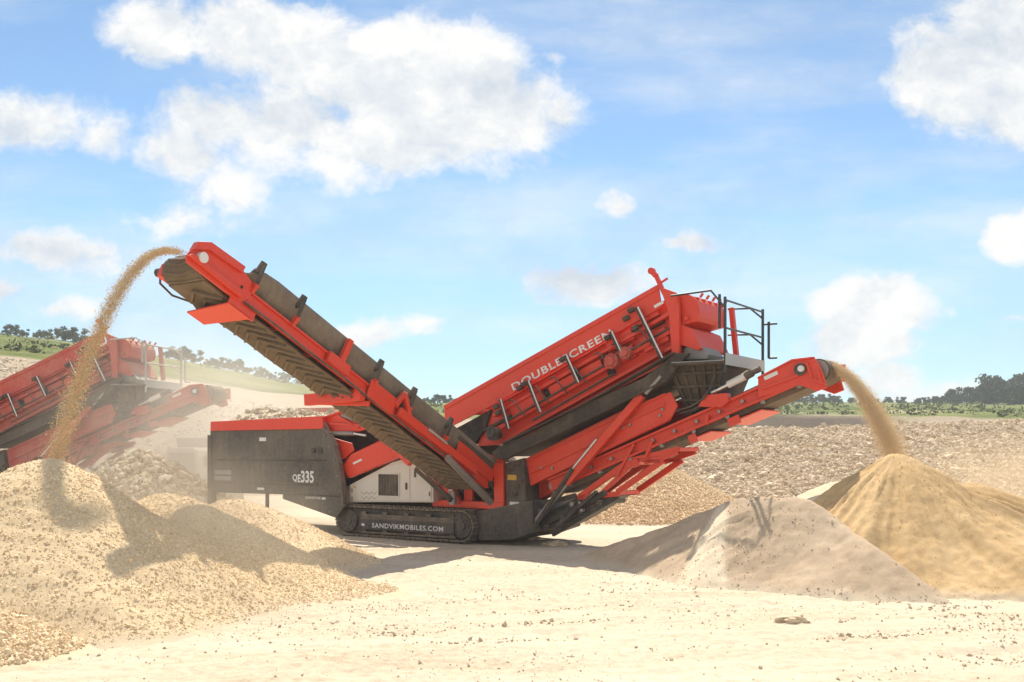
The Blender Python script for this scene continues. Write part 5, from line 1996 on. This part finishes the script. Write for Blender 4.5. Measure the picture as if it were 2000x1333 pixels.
# ground cover of bushes and tall grass over the fields
n = 2600
px, Y = rng.uniform(-80, 2080, n), 116 + rng.uniform(0, 1, n) ** 1.2 * 185
lft = px < 900
Y[lft] = 76 + rng.uniform(0, 1, lft.sum()) ** 1.1 * 150
X = (px - 1000) / F * Y
ok = (fbm(X * .03, Y * .03, 3, 171) > -.06) & (Y > np.interp(px, cols, gstart[0][np.clip(np.searchsorted(PX, cols), 0, len(PX) - 1)]) + 3)
X, Y = X[ok], Y[ok]
Z = terrain_at(X, Y)
m = len(X)
k = 14
sz = rng.gamma(1.6, .2, m).clip(.12, 1.2)
P = np.repeat(np.stack([X, Y, Z], 1), k, 0) + rng.normal(size=(m * k, 3)) * np.repeat(sz, k)[:, None] * np.array([.9, .9, .35]) 
P[:, 2] += np.repeat(sz, k) * .25
s = np.repeat(sz, k) * rng.uniform(.16, .42, m * k)
q = np.array([(-1, -.6, 0), (1, -.6, 0), (1, .6, 0), (-1, .6, 0)])
v = np.einsum('nij,nkj->nki', rand_rot(m * k), np.repeat(q[None], m * k, 0) * s[:, None, None]) + P[:, None]
o = fast_mesh('undergrowth', v.reshape(-1, 3), np.arange(m * k * 4).reshape(-1, 4), MAT['leaf2'])
tag(o, 'rough green undergrowth over the fields behind the quarry', 'undergrowth', kind='stuff')


# ------------------------------------------------------------------ dust and haze
def volume_mat(name, col, dens, local=False, nscale=1.2, aniso=.3):
    m = bpy.data.materials.new(name)
    m.use_nodes = True
    nt = m.node_tree
    nt.nodes.clear()
    out = N(nt, 'ShaderNodeOutputMaterial')
    pv = N(nt, 'ShaderNodeVolumePrincipled')
    pv.inputs['Color'].default_value = (*col, 1)
    pv.inputs['Density'].default_value = dens
    pv.inputs['Anisotropy'].default_value = aniso
    nt.links.new(pv.outputs[0], out.inputs['Volume'])
    if local:
        tc = N(nt, 'ShaderNodeTexCoord')
        ln = N(nt, 'ShaderNodeVectorMath', operation='LENGTH')
        nt.links.new(tc.outputs['Object'], ln.inputs[0])
        fall_ = math_(nt, 'SUBTRACT', 1.0, ln.outputs['Value'], True)
        nz = N(nt, 'ShaderNodeTexNoise')
        nz.inputs['Scale'].default_value = nscale
        nz.inputs['Detail'].default_value = 3
        nt.links.new(tc.outputs['Object'], nz.inputs['Vector'])
        k_ = math_(nt, 'MULTIPLY', math_(nt, 'SUBTRACT', nz.outputs['Fac'], .28, True), 2.4)
        d = math_(nt, 'MULTIPLY', math_(nt, 'MULTIPLY', math_(nt, 'POWER', fall_, 1.3), k_), dens)
        nt.links.new(d, pv.inputs['Density'])
    return m


def blob(name, loc, size, mat, label, rz=0):
    bm = bmesh.new()
    bmesh.ops.create_icosphere(bm, subdivisions=3, radius=1.0)
    me = bpy.data.meshes.new(name)
    bm.to_mesh(me)
    bm.free()
    me.materials.append(mat)
    o = bpy.data.objects.new(name, me)
    o.location, o.scale, o.rotation_euler = loc, size, (0, 0, rz)
    COL.objects.link(o)
    tag(o, label, 'dust', kind='stuff')
    return o


blob('dust', (-9.6, 30.6, 1.8), (6.0, 4.4, 4.6), volume_mat('airborne_dust', (.96, .88, .76), .75, True, 1.1), 'pale dust hanging in the air beside the faded machine')
blob('dust', (-4.9, 14.8, 1.0), (2.6, 2.2, 1.5), volume_mat('gravel_dust', (.95, .84, .64), .65, True, 1.5), 'golden dust drifting over the big gravel heap')
blob('dust', (8.3, 17.6, 1.4), (2.2, 1.2, 1.3), volume_mat('sand_dust', (.93, .78, .55), 1.2, True, 1.6), 'golden dust drifting off the tall sand cone')
me = bpy.data.meshes.new('haze')
bm = bmesh.new()
bmesh.ops.create_cube(bm, size=1.0)
bm.to_mesh(me)
bm.free()
me.materials.append(volume_mat('haze_air', (.85, .91, 1.0), .0006, False, aniso=.1))
hz = bpy.data.objects.new('haze', me)
hz.scale = (2400, 1300, 46)
hz.location = (0, 350, 19)
COL.objects.link(hz)
tag(hz, 'thin pale haze over the quarry and fields', 'haze', kind='stuff')

# ------------------------------------------------------------------ sky
SUN_EL, SUN_AZ = 53.0, -1.0          # azimuth measured from the view axis (+Y) towards +X
world = bpy.data.worlds.new('World')
scene.world = world
world.use_nodes = True
nt = world.node_tree
nt.nodes.clear()
out = N(nt, 'ShaderNodeOutputWorld')
bg = N(nt, 'ShaderNodeBackground')
bg.inputs['Strength'].default_value = .13
nt.links.new(bg.outputs[0], out.inputs['Surface'])
sky = N(nt, 'ShaderNodeTexSky', sky_type='NISHITA')
sky.sun_disc = False
sky.sun_elevation = R(SUN_EL)
sky.sun_rotation = R(SUN_AZ)
sky.air_density, sky.dust_density, sky.ozone_density, sky.altitude = 0.7, 0.0, 3.0, 100
tc = N(nt, 'ShaderNodeTexCoord')
sep = N(nt, 'ShaderNodeSeparateXYZ')
nt.links.new(tc.outputs['Generated'], sep.inputs[0])
yy = math_(nt, 'MAXIMUM', sep.outputs['Y'], .05)
cb = N(nt, 'ShaderNodeCombineXYZ')
nt.links.new(math_(nt, 'DIVIDE', sep.outputs['X'], yy), cb.inputs[0])
nt.links.new(math_(nt, 'DIVIDE', sep.outputs['Z'], yy), cb.inputs[1])
pvec = cb.outputs[0]


def wnoise(scale, detail, rough, vec, sc=None, off=(0, 0, 0)):
    mp = N(nt, 'ShaderNodeMapping')
    mp.inputs['Scale'].default_value = sc or (1, 1, 1)
    mp.inputs['Location'].default_value = off
    nt.links.new(vec, mp.inputs['Vector'])
    n_ = N(nt, 'ShaderNodeTexNoise')
    n_.inputs['Scale'].default_value = scale
    n_.inputs['Detail'].default_value = detail
    n_.inputs['Roughness'].default_value = rough
    nt.links.new(mp.outputs[0], n_.inputs['Vector'])
    return n_


# edges of the clouds curl: warp the direction before measuring the cloud bodies
wn = wnoise(9, 5, .6, pvec)
wv = N(nt, 'ShaderNodeVectorMath', operation='SUBTRACT')
nt.links.new(wn.outputs['Color'], wv.inputs[0])
wv.inputs[1].default_value = (.5, .5, .5)
ws = N(nt, 'ShaderNodeVectorMath', operation='SCALE')
ws.inputs['Scale'].default_value = .045
nt.links.new(wv.outputs[0], ws.inputs[0])
wa = N(nt, 'ShaderNodeVectorMath', operation='ADD')
nt.links.new(pvec, wa.inputs[0])
nt.links.new(ws.outputs[0], wa.inputs[1])
warped = wa.outputs[0]
CLOUDS = [  # direction of each cloud body, its half widths and weight
    (300, 60, 95, 70, .9), (480, 60, 110, 85, 1.0), (600, 90, 110, 90, 1.0), (680, 150, 130, 90, 1.0), (800, 140, 130, 100, 1.15), (900, 190, 170, 130, 1.2), (1000, 220, 130, 100, 1.0), (1095, 215, 45, 60, .75),
    (560, 230, 170, 100, 1.0), (680, 280, 130, 75, .85), (430, 230, 140, 70, .9), (360, 290, 110, 70, .85), (430, 350, 90, 55, .6), (780, 260, 160, 90, 1.0),
    (60, 240, 150, 85, 1.05), (180, 270, 90, 60, .75), (90, 495, 150, 48, .8), (0, 568, 50, 30, .85), (110, 600, 90, 25, .4), (330, 430, 120, 50, .5),
    (1080, 120, 60, 28, .45), (1215, 400, 40, 26, .40), (1345, 468, 75, 22, .65), (1165, 556, 120, 45, .85), (700, 655, 65, 22, .5), (815, 638, 50, 18, .35),
    (1880, 150, 140, 120, 1.1), (1960, 90, 130, 130, 1.2), (1985, 210, 110, 80, .9), (1990, 440, 60, 45, 1.0),
    (1710, 600, 110, 65, 1.0), (1780, 620, 90, 45, .7), (1700, 665, 105, 50, .9), (1750, 735, 70, 25, .6), (1880, 765, 150, 30, .5), (1640, 745, 80, 25, .4), (1950, 630, 70, 14, .35),
]
field = None
for (cx, cy, rx, ry, wgt) in CLOUDS:
    mp = N(nt, 'ShaderNodeMapping', vector_type='POINT')
    sx, sy = F / (rx * 1.1), F / (ry * 1.12)
    mp.inputs['Scale'].default_value = (sx, sy, 0)
    mp.inputs['Location'].default_value = (-(cx - 1000) / F * sx, -(HZ - cy) / F * sy, 0)
    nt.links.new(warped, mp.inputs['Vector'])
    ln = N(nt, 'ShaderNodeVectorMath', operation='LENGTH')
    nt.links.new(mp.outputs[0], ln.inputs[0])
    v_ = math_(nt, 'MULTIPLY', math_(nt, 'SUBTRACT', 1.25, ln.outputs['Value']), wgt)
    field = v_ if field is None else math_(nt, 'SMOOTH_MAX', field, v_)
    if field is not v_:
        field.node.inputs[2].default_value = .12
fine = wnoise(5.5, 10, .64, warped, (1, 1.3, 1), (3.1, 1.7, .4))
dn = math_(nt, 'ADD', field, math_(nt, 'MULTIPLY', math_(nt, 'SUBTRACT', fine.outputs['Fac'], .5), 2.7))
mr = N(nt, 'ShaderNodeMapRange', interpolation_type='SMOOTHSTEP')
nt.links.new(dn, mr.inputs[0])
mr.inputs[1].default_value, mr.inputs[2].default_value = .07, .64
front = N(nt, 'ShaderNodeMapRange', interpolation_type='SMOOTHSTEP')
nt.links.new(sep.outputs['Y'], front.inputs[0])
front.inputs[1].default_value, front.inputs[2].default_value = .1, .4
mask = math_(nt, 'MULTIPLY', mr.outputs[0], front.outputs[0])
# thin high cirrus in diagonal bands
ci = wnoise(2.2, 6, .6, pvec, (.8, 3.6, 1), (0, 0, 2))
mpn = ci.inputs['Vector'].links[0].from_node
mpn.inputs['Rotation'].default_value = (0, 0, R(-10))
cr = N(nt, 'ShaderNodeMapRange', interpolation_type='SMOOTHSTEP')
nt.links.new(ci.outputs['Fac'], cr.inputs[0])
cr.inputs[1].default_value, cr.inputs[2].default_value, cr.inputs[3].default_value, cr.inputs[4].default_value = .42, .70, .0, .50
# unseen broken cloud added behind the camera to brighten the shaded near sides
bk = wnoise(2.6, 7, .6, tc.outputs['Generated'], (1, 1, 1.6), (5, 1, 2))
br = N(nt, 'ShaderNodeMapRange', interpolation_type='SMOOTHSTEP')
nt.links.new(bk.outputs['Fac'], br.inputs[0])
br.inputs[1].default_value, br.inputs[2].default_value = .38, .55
back = N(nt, 'ShaderNodeMapRange', interpolation_type='SMOOTHSTEP')
nt.links.new(sep.outputs['Y'], back.inputs[0])
back.inputs[1].default_value, back.inputs[2].default_value, back.inputs[3].default_value, back.inputs[4].default_value = -.1, .35, 1, 0
mask = math_(nt, 'MAXIMUM', mask, math_(nt, 'MULTIPLY', br.outputs[0], back.outputs[0]))
cmask = math_(nt, 'MAXIMUM', mask, cr.outputs[0])
# cloud tone: bright crowns, greyer bellies
sh = wnoise(5.5, 10, .64, warped, (1, 1.3, 1), (3.1 - .010, 1.7 + .045, .4))
sh2 = wnoise(3.0, 4, .55, warped, (1, 1.2, 1), (7, 2, 1))
rel = math_(nt, 'SUBTRACT', fine.outputs['Fac'], sh.outputs['Fac'])
tone = math_(nt, 'ADD', math_(nt, 'MULTIPLY', rel, 1.5), math_(nt, 'MULTIPLY', sh2.outputs['Fac'], .75))
tone = math_(nt, 'ADD', tone, .13)
ccol = ramp(nt, tone, [(.30, (3.7, 4.1, 4.6)), (.46, (4.6, 4.85, 5.1)), (.62, (5.7, 5.7, 5.65))])
tint = N(nt, 'ShaderNodeMix', data_type='RGBA', blend_type='MULTIPLY')
tint.inputs[0].default_value = 1
tint.inputs[7].default_value = (.98, 1.05, .95, 1)
nt.links.new(sky.outputs[0], tint.inputs[6])
el_ = N(nt, 'ShaderNodeMapRange', interpolation_type='SMOOTHSTEP')
nt.links.new(sep.outputs['Z'], el_.inputs[0])
el_.inputs[1].default_value, el_.inputs[2].default_value, el_.inputs[3].default_value, el_.inputs[4].default_value = 0, .22, .66, 1
lo_ = N(nt, 'ShaderNodeVectorMath', operation='SCALE')
nt.links.new(tint.outputs[2], lo_.inputs[0])
nt.links.new(el_.outputs[0], lo_.inputs['Scale'])
fin = mix(nt, cmask, lo_.outputs[0], ccol)
nt.links.new(fin, bg.inputs['Color'])

# ------------------------------------------------------------------ sun and camera
sl = bpy.data.lights.new('sun', 'SUN')
sl.energy = 5.0
sl.angle = R(.6)
sl.color = (1.0, .92, .79)
so = bpy.data.objects.new('sun', sl)
az, el = R(SUN_AZ), R(SUN_EL)
dirv = Vector((math.sin(az) * math.cos(el), math.cos(az) * math.cos(el), math.sin(el)))
so.rotation_euler = dirv.to_track_quat('Z', 'Y').to_euler()
so.location = (0, 60, 60)
COL.objects.link(so)

cam = bpy.data.cameras.new('camera')
cam.sensor_width, cam.lens = 36, 36
cam.shift_y = (HZ - 666.5) / F
cam.clip_end = 3000
co = bpy.data.objects.new('camera', cam)
co.location = (0, 0, CH)
co.rotation_euler = (R(90), 0, 0)
COL.objects.link(co)
scene.camera = co

scene.view_settings.view_transform = 'Standard'
scene.view_settings.look = 'None'
scene.view_settings.exposure = .42
scene.view_settings.gamma = 1
scene.cycles.use_denoising = True
scene.cycles.max_bounces = 8
scene.cycles.diffuse_bounces = 5
scene.cycles.volume_bounces = 1
scene.cycles.volume_step_rate = 3
